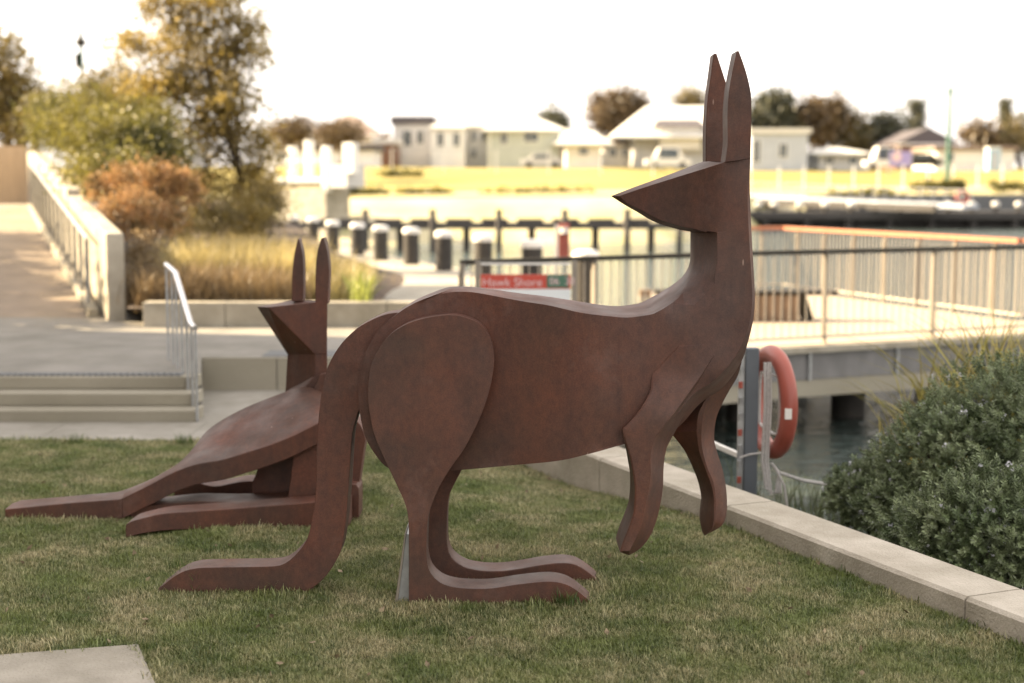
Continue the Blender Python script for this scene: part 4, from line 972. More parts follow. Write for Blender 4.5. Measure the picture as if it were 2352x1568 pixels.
def railing(name, label, P, H, start, total, sp_post, mats, railw, bal=0.11, group=None, lean=False):
    r = empty(name, label, 'railing', tuple(P[0]), group)
    pm, bmn, hm = mats; d = start; base_post = None; base_bal = None
    pts = []
    n = int(total/ sp_post)
    dd = start
    # handrail follows the polyline
    poly = [along(P, start)[0]]; acc = 0
    for a, b in zip(P[:-1], P[1:]):
        acc += (b-a).length
        if start < acc < start+total: poly.append(b.copy())
    poly.append(along(P, start+total)[0])
    for a, b in zip(poly[:-1], poly[1:]):
        MB().beam(a+Vector((0,0,H)), b+Vector((0,0,H)), railw[0], railw[1]).obj('handrail', hm, r)
        MB().beam(a+Vector((0,0,0.10)), b+Vector((0,0,0.10)), 0.03, 0.03).obj('bottom_rail', bmn, r)
    i = 0
    while i*sp_post <= total:
        p, t = along(P, start+i*sp_post); ang = math.atan2(t.y, t.x)
        if base_post is None:
            mbp = MB(); mbp.box((-0.015,-0.035,-0.12),(0.015,0.035,H-0.12)); mbp.beam((0,0,H-0.13),(0,-0.03,H-0.01),0.03,0.05)
            base_post = mbp.obj('post', pm, r); base_post.matrix_parent_inverse = Matrix.Translation(r.location).inverted(); o = base_post
        else: o = base_post.copy(); COL.objects.link(o)
        o.location = p; o.rotation_euler = (0,0,ang); i += 1
    i = 0
    while i*bal <= total and i < 290:
        p, t = along(P, start+i*bal)
        if base_bal is None:
            base_bal = MB().box((-0.006,-0.006,0.10),(0.006,0.006,H-0.02)).obj('baluster', bmn, r); base_bal.matrix_parent_inverse = Matrix.Translation(r.location).inverted(); o = base_bal
        else: o = base_bal.copy(); COL.objects.link(o)
        o.location = p; i += 1
    return r
railing('deck_railing', 'near railing of the deck with a thin dark handrail and fine vertical wires', DK, 1.10, 0.05, 13.5, 1.62, (M['fence'], M['wire'], M['darkmetal']), (0.075,0.05), 0.115)
railing('deck_railing', 'far railing of the deck with a broad reddish timber handrail', FAR, 1.12, 0.2, 16.2, 0.92, (M['fence'], M['wire'], M['timber']), (0.16,0.06), 0.11)
# bench
BQ = Gp(1868, 738, 0.012)
bench = empty('bench', 'low bench on the deck with a slatted timber base and thin dark seat slab', 'bench', (BQ.x-1.3, BQ.y+0.2, 0.012))
bx0 = BQ.x-1.75; bx1 = BQ.x
zt = 0.43
MB().box((bx0-0.42, BQ.y-0.02, zt-0.055), (BQ.x+0.33, BQ.y+0.55, zt)).obj('seat', M['darkmetal'], bench)
for i in range(14):
    f0 = i/14; f1 = (i+0.88)/14; xa = bx0+(bx1-0.18-bx0)*f0; xb = bx0+(bx1-0.18-bx0)*f1
    MB().box((xa, BQ.y+0.0, 0.02), (xb, BQ.y+0.025, zt-0.056)).obj('slat', M['slat'], bench)
MB().add([(bx1-0.19,BQ.y+0.03,zt-0.06),(bx1-0.09,BQ.y+0.03,zt-0.06),(bx1+0.02,BQ.y+0.03,0.012),(bx1-0.08,BQ.y+0.03,0.012),(bx1-0.19,BQ.y+0.5,zt-0.06),(bx1-0.09,BQ.y+0.5,zt-0.06),(bx1+0.02,BQ.y+0.5,0.012),(bx1-0.08,BQ.y+0.5,0.012)],
   [(0,3,2,1),(4,5,6,7),(0,1,5,4),(1,2,6,5),(2,3,7,6),(3,0,4,7)]).obj('leg', M['darkmetal'], bench)
MB().box((bx0, BQ.y+0.03, 0.012), (bx1-0.2, BQ.y+0.5, zt-0.06)).obj('base', M['slat'], bench)
bx = Gp(1483, 694, 0); b2 = empty('deck_box', 'small dark service box on the paving beyond the kangaroo\'s back', 'box', tuple(bx))
MB().box((bx.x-0.10, bx.y, 0.0), (bx.x+0.10, bx.y+0.2, 0.10)).obj('base', M['conc'], b2)
MB().box((bx.x-0.09, bx.y+0.01, 0.102), (bx.x+0.09, bx.y+0.19, 0.20)).obj('lid', M['slat'], b2)

# ------------------------------------------------------------------ SIGN
SY = 13.7
sg = empty('shop_sign', 'red and white two post shop sign with a green corner panel behind the kangaroo\'s back', 'sign', tuple(Wp(1207, 850, SY)))
def sgbox(n, x0, y0_, x1, y1_, Ya, Yb, m_): a = Wp(x0, y1_, SY); b = Wp(x1, y0_, SY); return MB().box((a.x, Ya, a.z), (b.x, Yb, b.z)).obj(n, m_, sg)
sgbox('post', 1092, 600, 1103, 846, SY-0.02, SY+0.02, M['fence']); sgbox('post', 1312, 598, 1326, 846, SY-0.02, SY+0.02, M['fence'])
sgbox('top_rail', 1104, 603, 1311, 608, SY-0.01, SY+0.01, M['white'])
sgbox('header_panel', 1104, 630, 1311, 663, SY-0.012, SY+0.012, M['signred'])
sgbox('green_panel', 1256, 630.5, 1306, 660, SY-0.018, SY-0.0125, M['signgreen'])
sgbox('white_panel', 1104, 663.6, 1311, 780, SY-0.012, SY+0.012, M['signwhite'])
def text(body, x, y, size, m_, parent, Y, name='lettering'):
    cu = bpy.data.curves.new(name, 'FONT'); cu.body = body; cu.size = size; cu.extrude = 0.001
    o = bpy.data.objects.new(name, cu); COL.objects.link(o)
    dg = bpy.context.evaluated_depsgraph_get(); me = bpy.data.meshes.new_from_object(o.evaluated_get(dg)); bpy.data.objects.remove(o)
    p = Wp(x, y, Y); me.transform(Matrix.Translation(p) @ Matrix.Rotation(math.pi/2, 4, 'X')); me.materials.clear()
    return link(name, me, m_, parent)
text('Hawk Shore', 1108, 657, 0.115, M['signpink'], sg, SY-0.016)
text('06  38', 1262, 653, 0.095, M['signpink'], sg, SY-0.0215)

# ------------------------------------------------------------------ STEP HANDRAIL
hr = empty('step_handrail', 'stainless steel handrail with vertical bars at the right end of the steps', 'handrail', (SX, 11.6, 0))
p1 = Vector((-3.10, 12.75, 0.30)); p4 = Vector((-2.49, 11.12, 0.0))
tA = p1+Vector((0,0,0.86)); tB = p1.lerp(p4, 0.36); tB.z = 1.12; tC = p1.lerp(p4, 0.86); tC.z = 0.76; tD = p4.copy(); tD.z = 0.75
MB().tube([tA, tB, tC, tD], 0.024, 10).obj('top_rail', M['stainless'], hr, smooth=True, sharp=60)
for i, f in enumerate((0.0, 0.2, 0.36, 0.54, 0.72, 0.87, 1.0)):
    b = p1.lerp(p4, f); 
    zt_ = np.interp(f, [0,0.36,0.86,1], [1.16,1.12,0.76,0.75]); zb_ = 0.30 if b.y > 11.85 else 0.0
    bb = b + (Vector((0.05,0,0)) if b.y < 12 and f > 0.6 else Vector((0,0,0)))
    MB().beam((b.x,b.y,zb_), (b.x,b.y,zt_-0.02), 0.034, 0.02, up=(1,0.3,0)).obj('bar', M['galv'], hr)

# ------------------------------------------------------------------ BOLLARDS
BL = [(1345,22.0,'nearest and rightmost promenade bollard, behind the railing end'),(1222,26.3,'bollard right of the sign centre, second from the right'),(1110,29.4,'bollard above the left sign post, third from the right'),
  (1020,31.8,'bollard standing alone above the kangaroo\'s rump, fourth from the right'),(945,34.4,'bollard fifth from the right in the promenade row'),(875,36.3,'bollard at the right end of the golden grass mound'),
  (822,39.0,'bollard behind the golden grass, third from the left'),(765,41.5,'bollard right of the reclining kangaroo\'s ears, behind the grass'),(720,46.0,'bollard between the two ears of the reclining kangaroo'),(676,49.0,'leftmost bollard by the tree, at the far end of the row')]
b0 = None
for x, Yb, lb in BL:
    px = (x-CX)/FPX*Yb
    if b0 is None:
        t = empty('bollard', lb, 'bollard', (px, Yb, 0), 'bollards along the promenade edge')
        q = MB().lathe((0,0,0), [(0.19,-0.02),(0.19,0.74)], 20).obj('shaft', M['pile'], None, smooth=True, sharp=50); q.parent = t  # dark shaft colour stands for the shaded front
        q2 = MB().lathe((0,0,0), [(0.205,0.742),(0.215,0.80),(0.20,0.86),(0.12,0.895),(0.0,0.90)], 20).obj('cap', M['white'], None, smooth=True, sharp=60); q2.parent = t; b0 = (t, q, q2)  # white cap colour stands for the sunlit top
    else:
        t = b0[0].copy(); COL.objects.link(t); t.location = (px, Yb, 0); t['label'] = lb
        for q in b0[1:]: c = q.copy(); COL.objects.link(c); c.parent = t
# red life ring stand on the promenade
rx_ = Wp(1293, 560, 29.0); st = empty('lifebuoy_stand', 'red lifebuoy cabinet on a pale post standing by the promenade edge', 'lifebuoy stand', (rx_.x, 29.0, 0))
MB().box((rx_.x-0.16, 29.0, 0), (rx_.x-0.10, 29.06, 1.1)).obj('post', M['white'], st)
MB().box((rx_.x-0.09, 29.0, 0.42), (rx_.x+0.13, 29.16, 1.12)).obj('cabinet', M['red'], st)
MB().lathe((rx_.x+0.02, 28.97, 0.98), [(0.0,-0.06),(0.08,-0.06),(0.08,0.06),(0,0.06)], 14).obj('white_disc', M['white'], st)

# ------------------------------------------------------------------ TIMBER JETTY in the middle distance
JY = 67.0
jt = empty('timber_jetty', 'dark timber jetty on piles crossing the water in the middle distance', 'jetty', (-3, JY, 0))
za = Wp(700, 512, JY)
MB().box((Wp(660,512,JY).x, JY, za.z-0.28), (Wp(1600,512,JY).x, JY+2.2, za.z)).obj('deck_beam', M['darktimber'], jt)
for x in range(720, 1600, 82):
    a = Wp(x, 505, JY); MB().box((a.x-0.5, JY+0.3, za.z+0.002), (a.x+0.75, JY+0.6, za.z+0.20)).obj('kick_rail', M['darktimber'], jt)
for i, x in enumerate((840, 994, 1146, 1297, 1440, 1560)):
    a = Wp(x, 480, JY); MB().lathe((a.x, JY-0.22, 0), [(0.15,-2.0),(0.15,a.z)], 10).obj('tall_pile', M['darktimber'], jt, smooth=True, sharp=50)
for i, x in enumerate((760, 915, 1070, 1222, 1370, 1500)):
    a = Wp(x, 520, JY); MB().lathe((a.x, JY+0.9, 0), [(0.17,-2.0),(0.17,za.z-0.25)], 10).obj('short_pile', M['darktimber'], jt, smooth=True, sharp=50)

# right hand wharf, walkway and bollards
WY = 104.0
wf = empty('dark_wharf', 'long dark wharf on piles across the water on the right', 'wharf', (30, WY, 0))
za = Wp(2000, 486, WY).z
MB().box((Wp(1560,486,WY).x, WY, za-0.55), (70, WY+5, za)).obj('wharf_deck', M['darktimber'], wf)
MB().box((Wp(1560,486,WY).x, WY+1.2, -2.0), (70, WY+4.8, za-0.56)).obj('underside', M['darktimber'], wf)
for x in range(1760, 2400, 96):
    a = Wp(x, 510, WY); MB().lathe((a.x, WY+0.5, 0), [(0.3,-2.0),(0.3,za-0.56)], 10).obj('pile', M['darktimber'], wf, smooth=True, sharp=50)
b0 = None
for i, x in enumerate((1742, 1778, 1837, 1895, 1955, 2011, 2068, 2123, 2178, 2232, 2287, 2340)):
    a = Wp(x, 480, WY+0.6)
    lb = ['first white topped wharf bollard beside the kangaroo\'s neck','second white topped wharf bollard from the kangaroo','third white topped wharf bollard from the kangaroo','fourth white topped wharf bollard from the kangaroo','fifth white topped wharf bollard from the kangaroo','sixth white topped wharf bollard, middle of the row','sixth from the right of the white topped wharf bollards','fifth from the right of the white topped wharf bollards','wharf bollard under the tall lamp pole','wharf bollard under the small red lifebuoy','second wharf bollard from the right edge','wharf bollard at the right edge of the picture'][i]
    if b0 is None:
        t = empty('wharf_bollard', lb, 'bollard', (a.x, WY+0.6, za), 'bollards on the far wharf with tops coloured as sunlit')
        q = MB().lathe((0,0,0), [(0.16,0),(0.16,0.35)], 10).obj('shaft', M['pile'], None); q.parent = t
        q2 = MB().lathe((0,0,0), [(0.2,0.352),(0.3,0.5),(0.25,0.68),(0,0.74)], 12).obj('cap', M['white'], None, smooth=True, sharp=60); q2.parent = t; b0 = (t, q, q2)  # white cap colour stands for sun caught on the bollard tops
    else:
        t = b0[0].copy(); COL.objects.link(t); t.location = (a.x, WY+0.6, za); t['label'] = lb
        for q in b0[1:]: c = q.copy(); COL.objects.link(c); c.parent = t
a = Wp(1700, 447, 100); b = Wp(2230, 480, 88); wk = empty('gangway', 'pale sloping gangway with fine railings leading down to the dark wharf', 'gangway', tuple(a))
MB().beam(Wp(1690,450,116), Wp(2230,474,100), 2.0, 0.28).obj('walkway', M['houseblue'], wk)
MB().beam(Wp(1690,462,115), Wp(2150,478,99.5), 0.3, 0.5).obj('side_beam', M['darktimber'], wk)
for i in range(22):
    t = i/21; p = Wp(1690,448,115).lerp(Wp(2230,472,99), t); MB().box((p.x-0.03,p.y-0.03,p.z),(p.x+0.03,p.y+0.03,p.z+1.05)).obj('baluster', M['galv'], wk)
p = Wp(1690,448,115); q = Wp(2230,472,99); MB().beam(p+Vector((0,0,1.05)), q+Vector((0,0,1.05)), 0.06, 0.06).obj('handrail', M['galv'], wk)
# grey retaining wall of the far right shore
tag(MB().box((Wp(1850,440,112).x, 111.2, -1.5), (75, 112.0, Wp(2100,447,111).z)).obj('sea_wall', M['bluegrey']), 'grey sea wall behind the dark wharf on the right', 'sea wall')
p = Wp(2228, 452, 103.5); t = empty('lifebuoy_stand', 'tiny red lifebuoy on a stand on the far wharf', 'lifebuoy stand', (p.x, 105, za))
MB().box((p.x-0.05,105.3,za),(p.x+0.05,105.4,p.z+0.5)).obj('post', M['galv'], t)
mb = MB(); cc = Vector((p.x,105.2,p.z)); P = [cc+Vector((math.cos(a)*0.42,0,math.sin(a)*0.42)) for a in np.linspace(0,2*math.pi,17)]; mb.tube(P, 0.13, 8, False); mb.obj('ring', M['red'], t, smooth=True)

# ------------------------------------------------------------------ TREES AND SHRUBS, left
TY = 27.5
tree('gum_tree', 'big open crowned gum tree with olive leaves standing behind the golden grasses', 'tree', Wp(552,540,TY),
  [pblob(565,55,TY,62,62), pblob(480,-5,TY,95,60), pblob(375,10,TY,65,55), pblob(520,130,TY,95,60), pblob(400,100,TY+1,80,55), pblob(300,110,TY,72,40), pblob(600,120,TY-0.5,30,40),
   pblob(430,200,TY,110,60), pblob(530,240,TY-0.4,85,70), pblob(330,250,TY+0.5,85,50), pblob(470,320,TY,105,65), pblob(575,330,TY,55,55), pblob(560,430,TY,75,60), pblob(450,420,TY,85,55), pblob(620,15,TY,14,14), pblob(602,215,TY,15,15),
   pblob(455,60,TY,80,55), pblob(350,190,TY,80,45), pblob(615,330,TY,40,40), pblob(640,268,TY,24,12), pblob(600,395,TY-.3,45,60)],
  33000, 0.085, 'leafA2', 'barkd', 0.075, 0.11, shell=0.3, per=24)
tree('gum_tree', 'dark green gum tree cut by the left edge, beyond the top of the ramp', 'tree', Wp(20,330,40),
  [pblob(10,150,40,55,75), pblob(60,210,40,45,60), pblob(20,260,40,75,70), pblob(75,270,40,30,60), pblob(-60,180,40,70,110), pblob(40,310,40,60,40)], 9000, 0.16, 'leafA', 'barkd', 0.12, 0.25)
tree('shrub', 'broad green feathery shrub spilling over the ramp wall', 'shrub', Wp(250,430,24),
  [pblob(240,330,24,100,70), pblob(330,340,24.5,90,80), pblob(180,300,27,80,60), pblob(130,270,31,70,55), pblob(330,280,26,80,55), pblob(215,250,28,60,50), pblob(190,400,23,50,45), pblob(270,380,22.5,90,40), pblob(380,370,25,60,50), pblob(120,300,29,50,45)], 34000, 0.075, 'leafG', 'barkd', 0.05, 0.13)
tree('shrub', 'yellow green wispy shrub beneath the lamp pole', 'shrub', Wp(230,330,33),
  [pblob(200,230,33,60,55), pblob(260,200,33,55,50), pblob(130,260,34,60,40), pblob(300,230,32,50,60)], 7000, 0.10, 'leafA', 'barkd', 0.05, 0.18)
tree('flowering_shrub', 'rusty orange flowering shrub beside the ramp wall below the gum tree', 'shrub', Wp(320,560,20),
  [pblob(225,425,20,28,24), pblob(290,395,20,30,20), pblob(370,392,20.3,32,16), pblob(420,410,20.3,26,20), pblob(300,520,19.5,34,30), pblob(255,440,20,50,40), pblob(340,420,20.5,80,40), pblob(400,440,20.5,70,40), pblob(300,480,19.6,65,50), pblob(370,500,20,60,40)], 16000, 0.05, 'leafO', 'barkd', 0.04, 0.06, up=1.2, shell=0.7, per=30)
tree('shrub', 'dark leafy shrub under the right side of the gum tree', 'shrub', Wp(600,560,26),
  [pblob(600,480,26,50,60), pblob(560,500,25,55,50), pblob(490,500,24,60,45), pblob(430,520,23,50,35), pblob(630,450,26.5,28,40)], 9000, 0.07, 'leafA', 'barkd', 0.04, 0.12)
# golden grass mound
def grassmass(name, label, pb, n, L, w, mt, lean=0.5):
    bs = []
    for (x, y, Y, rx, ry) in pb:
        for _ in range(int(n/len(pb))):
            a = random.gauss(0, 0.45)*rx; b = Y + random.uniform(-0.7, 0.9); c = Wp(x+a, y, b); bs.append((c.x, b, max(0.42, c.z + random.uniform(-0.5, 0.0)*ry*Y/FPX)))
    return tag(blades(name, mt, bs, L, w, None, lean, 3), label, 'grass')
grassmass('ornamental_grass', 'golden plumed ornamental grass on top of the mound', [(450,655,18.3,110,70),(560,655,18.6,110,70),(660,665,18.0,80,70),(500,625,20.5,150,60),(620,625,21,130,60)], 8000, 0.68, 0.010, M['leafGold'], 0.55)
grassmass('ornamental_grass', 'brown wiry grasses filling the front of the planter', [(440,675,16.8,80,90),(540,672,16.9,90,95),(640,680,16.9,70,80),(350,690,16.9,50,60)], 7600, 0.46, 0.009, M['leafBrown'], 0.5)
grassmass('ornamental_grass', 'yellow sunlit grass at the right of the planter behind the small ears', [(720,690,17.4,70,60),(790,690,18.6,60,60),(770,670,20.5,80,60)], 4200, 0.48, 0.010, M['leafGold'], 0.5)
grassmass('flax_plant', 'yellow green spiky flax at the right end of the planter', [(830,690,16.6,26,40)], 130, 0.46, 0.026, M['leafFlax'], 0.6)
tree('shrub', 'dark brown twiggy shrub in the shaded corner beside the ramp wall', 'shrub', Wp(345,690,17.2), [pblob(340,640,17.2,45,50), pblob(380,665,17.0,55,35), pblob(330,580,18,35,45)], 5000, 0.04, 'leafBrown', 'barkd', 0.025, 0.07)
# lamp pole on the left
lp_ = empty('lamp_pole', 'slim green lamp pole with two small fittings rising behind the shrubs', 'lamp pole', (Wp(192,300,38).x, 38, 1.5))
px = Wp(192,300,38).x
MB().tube([(px,38,1.5),(px,38,Wp(192,72,38).z)], 0.045, 10).obj('pole', M['lampgreen'], lp_, smooth=True)
z1 = Wp(192,100,38).z; MB().lathe((px,38,z1), [(0.03,0.22),(0.10,0.10),(0.17,0.02),(0.06,-0.06),(0.03,-0.12)], 12).obj('lamp_head', M['darkmetal'], lp_, smooth=True)
z2 = Wp(188,135,38).z; MB().box((px-0.13,37.9,z2-0.22),(px-0.045,38.06,z2+0.14)).obj('control_box', M['darkmetal'], lp_)

# ------------------------------------------------------------------ FAR SHORE: pergola structure, houses, trees
def quad_house(label, x0, x1, ytop, ybase, Y, depth, wallm, roofm, kind='hip', roofy=None, wins=(), over=0.35, cat='house', ridge=0.5, name='house', extra=None):
    a = Wp(x0, ybase, Y); b = Wp(x1, ytop, Y); zb = a.z-1.5; zt = b.z; h = empty(name, label, cat, ((a.x+b.x)/2, Y, zb))
    MB().box((a.x, Y, zb), (b.x, Y+depth, zt)).obj('wall', wallm, h)
    o = over; zr = Wp(0, roofy, Y+depth/2).z if roofy else zt+0.4
    X0, X1, Y0_, Y1_ = a.x-o, b.x+o, Y-o, Y+depth+o; z0 = zt+0.003
    if kind == 'hip':
        w = (X1-X0); r = min(w, Y1_-Y0_)*0.5*ridge*1.0; ya = (Y0_+Y1_)/2; xa, xb = X0+w*ridge*0.5, X1-w*ridge*0.5
        MB().add([(X0,Y0_,z0),(X1,Y0_,z0),(X1,Y1_,z0),(X0,Y1_,z0),(xa,ya,zr),(xb,ya,zr)], [(3,2,1,0),(0,1,5,4),(2,3,4,5),(1,2,5),(3,0,4)]).obj('roof', roofm, h)
    elif kind == 'gable':
        xm = (X0+X1)/2; MB().add([(X0,Y0_,z0),(X1,Y0_,z0),(xm,Y0_,zr),(X0,Y1_,z0),(X1,Y1_,z0),(xm,Y1_,zr)], [(0,1,2),(5,4,3),(0,2,5,3),(2,1,4,5),(3,4,1,0)]).obj('roof', roofm, h)
    else: MB().box((X0,Y0_,z0),(X1,Y1_,zr)).obj('roof', roofm, h)
    if wins and kind != 'flat':
        MB().box((X0, Y0_-0.12, z0-0.16), (X1, Y0_-0.004, z0+0.03)).obj('gutter', M['white'], h)
        MB().box((a.x+0.2, Y-0.12, zb), (a.x+0.32, Y-0.004, zt)).obj('downpipe', M['white'], h)
    for (wx0, wy0, wx1, wy1) in wins:
        p = Wp(wx0, wy1, Y); q = Wp(wx1, wy0, Y)
        f = MB().box((p.x-0.08, Y-0.06, p.z-0.08), (q.x+0.08, Y-0.002, q.z+0.08)).obj('window', M['white'], h)
        mm_ = (p.x+q.x)/2
        c = MB().box((p.x, Y-0.075, p.z), (mm_-0.03, Y-0.061, q.z)).obj('pane', M['glass'], f); c2 = MB().box((mm_+0.03, Y-0.075, p.z), (q.x, Y-0.061, q.z)).obj('pane', M['glass'], f)
    return h
HY = 165
quad_house('house with a pale pink hipped roof, left of the flat roofed one', 725, 860, 312, 372, HY, 12, M['housewall'], M['pinkroof'], 'hip', 262, [(805,325,825,345),(745,325,765,345)], 0.8, ridge=0.9)
quad_house('low house with a dark fascia behind the white posts', 630, 860, 345, 400, 150, 8, M['housewall'], M['darkroof'], 'flat', 334, [(640,352,660,370)])
quad_house('flat roofed two storey pale grey house with dark parapet', 905, 990, 285, 385, HY+8, 12, M['housegrey'], M['darkroof'], 'flat', 272, [(925,300,945,335),(958,300,972,330)])
quad_house('white rendered house with green shutters right of the flat roofed one', 990, 1068, 292, 385, HY+4, 12, M['housewall'], M['lightroof'], 'hip', 276, [(1005,305,1018,335),(1042,305,1055,335)], ridge=0.6)
quad_house('house with white hipped roof and sage green boards', 1120, 1285, 298, 385, HY, 12, M['housegreen'], M['lightroof'], 'hip', 268, [(1205,303,1235,325),(1150,305,1165,330)], 0.8, ridge=0.7)
quad_house('small cabin with a broad white pyramid roof', 1300, 1380, 330, 385, HY-8, 9, M['housewall'], M['lightroof'], 'hip', 288, [(1330,338,1350,355)], 1.4, ridge=1.0, cat='cabin')
quad_house('large house with high white roof directly left of the tall ears', 1455, 1700, 315, 385, HY, 16, M['housegrey'], M['lightroof'], 'hip', 243, [(1520,320,1545,335),(1590,320,1615,335)], 2.6, ridge=0.55)
h = quad_house('small upper storey with a dark roof on the big white roofed house', 1515, 1610, 292, 312, HY-1.4, 5, M['housewall'], M['darkroof'], 'hip', 274, [], 0.6, ridge=0.2, cat='dormer', name='dormer')
quad_house('long pale blue grey shed right of the tall ears', 1725, 1856, 306, 385, HY-6, 14, M['houseblue'], M['lightroof'], 'flat', 300, [(1730,322,1745,372),(1790,330,1808,360)], cat='shed', name='shed')
quad_house('dark gabled house half hidden by trees on the right', 2060, 2200, 330, 385, HY+10, 14, M['brown'], M['darkroof'], 'gable', 298, [(2135,318,2155,345)])
quad_house('low white building near the right edge behind the fence', 2150, 2330, 345, 385, HY, 10, M['housewall'], M['pinkroof'], 'flat', 338, [(2170,350,2190,370),(2270,350,2290,370)], cat='building', name='building')
quad_house('house with a brown garage between the pink roof and the flat roof', 862, 905, 330, 385, HY-4, 9, M['brown'], M['housegrey'], 'flat', 322, [])
quad_house('narrow pale house with a grey roof left of the pink roofed house', 640, 722, 300, 372, HY+10, 12, M['housewall'], M['darkroof'], 'hip', 268, [(655,310,668,328),(690,310,703,328)], 0.8, ridge=0.8)
quad_house('tall white house between the green shutters and the sage green house', 1072, 1128, 288, 385, HY+9, 12, M['housewall'], M['lightroof'], 'hip', 262, [(1083,300,1093,322),(1105,300,1115,322),(1083,340,1093,360)], 0.7, ridge=0.9)
quad_house('pale stone house right of the sage green house behind the yellow tree', 1282, 1330, 318, 385, HY+14, 12, M['pinkroof'], M['lightroof'], 'hip', 296, [(1295,328,1310,345)], 0.8, ridge=0.9)
quad_house('low cream house filling the gap beside the big white roofed house', 1385, 1452, 332, 385, HY+6, 12, M['housewall'], M['pinkroof'], 'hip', 308, [(1400,340,1415,358),(1430,340,1442,358)], 0.8, ridge=0.9)
quad_house('low grey house in front of the right hand grove', 1880, 1990, 352, 388, HY-2, 10, M['housegrey'], M['lightroof'], 'hip', 338, [(1895,360,1915,375),(1950,360,1970,375)], 0.8, ridge=0.8)
# parked cars / vans in front of houses
def car(label, x, y, Y, L, H_, m_, cat='car'):
    a = Wp(x, y, Y); z = land_z(a.x, Y)-0.0; z = a.z; c = empty('parked_car', label, cat, (a.x, Y, z), 'vehicles parked before the far houses')
    z += 0.0
    mb = MB(); mb.v = []; n = [(-L/2,0.3),(-L/2,0.85),(-L*0.32,0.95),(-L*0.2,H_),(L*0.22,H_),(L*0.36,0.95),(L/2,0.82),(L/2,0.3)]
    vs = [(a.x+u, Y, z+w) for u, w in n]+[(a.x+u, Y+1.7, z+w) for u, w in n]; k = len(n)
    mb.add(vs, [tuple(range(k)), tuple(range(2*k-1,k-1,-1))]+[(i, i+k, (i+1)%k+k, (i+1)%k) for i in range(k)]); bevel(mb.obj('body', m_, c), 0.05)
    MB().box((a.x-L*0.2, Y-0.01, z+0.98), (a.x+L*0.22, Y-0.003, z+H_-0.1)).obj('side_window', M['glass'], c)
    for s in (-1, 1): MB().tube([(a.x+s*L*0.31, Y-0.03, z+0.32),(a.x+s*L*0.31, Y+0.25, z+0.32)], 0.32, 12).obj('wheel', M['darkmetal'], c)
for lb, x, y, Y, L, H_, m_ in [('grey car parked left of the white pyramid roofed cabin',1245,385,150,4.4,1.5,'housegrey'),('white van parked below the big white roofed house',1535,385,150,4.8,2.1,'white'),
    ('white van parked right of the pale blue shed',2035,388,148,4.2,2.3,'white'),('dark car parked right of the lavender banner',2120,385,152,4.3,1.5,'darkmetal')]:
    car(lb, x, y, Y, L, H_, M[m_])
p = Wp(2068, 384, 145); t = empty('banner', 'lavender advertising banner on the far fence', 'banner', tuple(p)); a = Wp(2043,382,145); b = Wp(2094,347,145)
MB().box((a.x,145,a.z),(b.x,145.06,b.z)).obj('panel', M['lav'], t); MB().box((a.x-0.1,145.0,a.z-1.2),(a.x-0.02,145.08,b.z)).obj('post', M['galv'], t); MB().box((b.x+0.02,145,a.z-1.2),(b.x+0.1,145.08,b.z)).obj('post', M['galv'], t)
p = Wp(2060, 362, 144.9); MB().lathe((0,0,0), [(0,-0.01),(0.4,-0.01),(0.4,0.01),(0,0.01)], 16)
mb = MB(); mb.tube([(p.x,144.96,p.z+0.1),(p.x,144.99,p.z+0.1)], 0.45, 18); mb.obj('pale_dot', M['signpink'], t)
p = Wp(2284, 385, 146); t = empty('portable_toilet', 'pale blue portable cabin beside the low white building', 'portable cabin', tuple(p))
MB().box((p.x-0.6,146,p.z-0.3),(p.x+0.6,147.2,p.z+1.9)).obj('cabin', M['blue'], t); MB().box((p.x-0.65,145.95,p.z+1.905),(p.x+0.65,147.25,p.z+2.1)).obj('roof', M['white'], t); MB().box((p.x-0.4,145.97,p.z-0.2),(p.x+0.4,145.998,p.z+1.7)).obj('door', M['houseblue'], t)

# white post structure (left middle)
WS = 80.0
ws = empty('white_pergola', 'white posts and rails of a waterside structure right of the gum tree', 'pergola', (Wp(700,420,WS).x, WS, 0))
def wbx(nm, x0, y0_, x1, y1_, dep=0.5, m_='white', Y=WS): a = Wp(x0,y1_,Y); b = Wp(x1,y0_,Y); return turned(a.x, b.x, a.z, b.z, dep).obj(nm, M[m_], ws)
TA = R(-34)
def turned(xa, xb, za_, zb_, dep, Y=WS):
    w = (xb-xa)*1.0; xm = (xa+xb)/2; yc = Y - (xm-PX0)*math.tan(-TA); ux, uy = math.cos(TA), math.sin(TA); w2 = w/2/ux
    P = [(xm-ux*w2, yc-uy*w2), (xm+ux*w2, yc+uy*w2), (xm+ux*w2-uy*dep, yc+uy*w2+ux*dep), (xm-ux*w2-uy*dep, yc-uy*w2+ux*dep)]
    return MB().prism(P, za_, zb_)
PX0 = Wp(608,400,WS).x
for x0, y0_, x1, y1_ in ((610,332,619,418),(667,337,676,407.5),(709,324,718,407.5),(752,338,762,440),(803,332,826,398)):
    a = Wp(x0,y1_,WS); b = Wp(x1,y0_,WS); turned(a.x, b.x, a.z, b.z, 0.5).obj('post', M['white'], ws)
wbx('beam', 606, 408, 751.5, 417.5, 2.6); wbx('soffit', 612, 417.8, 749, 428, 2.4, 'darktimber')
wbx('pier', 770, 380, 812, 430, 1.5, 'housegrey'); wbx('base', 640, 431, 760, 560, 2.0, 'conc')
wbx('rail', 620, 368, 666.5, 370.5, 0.1); wbx('rail', 677, 368, 708.5, 370.5, 0.1); wbx('rail', 719, 368, 751.5, 370.5, 0.1)
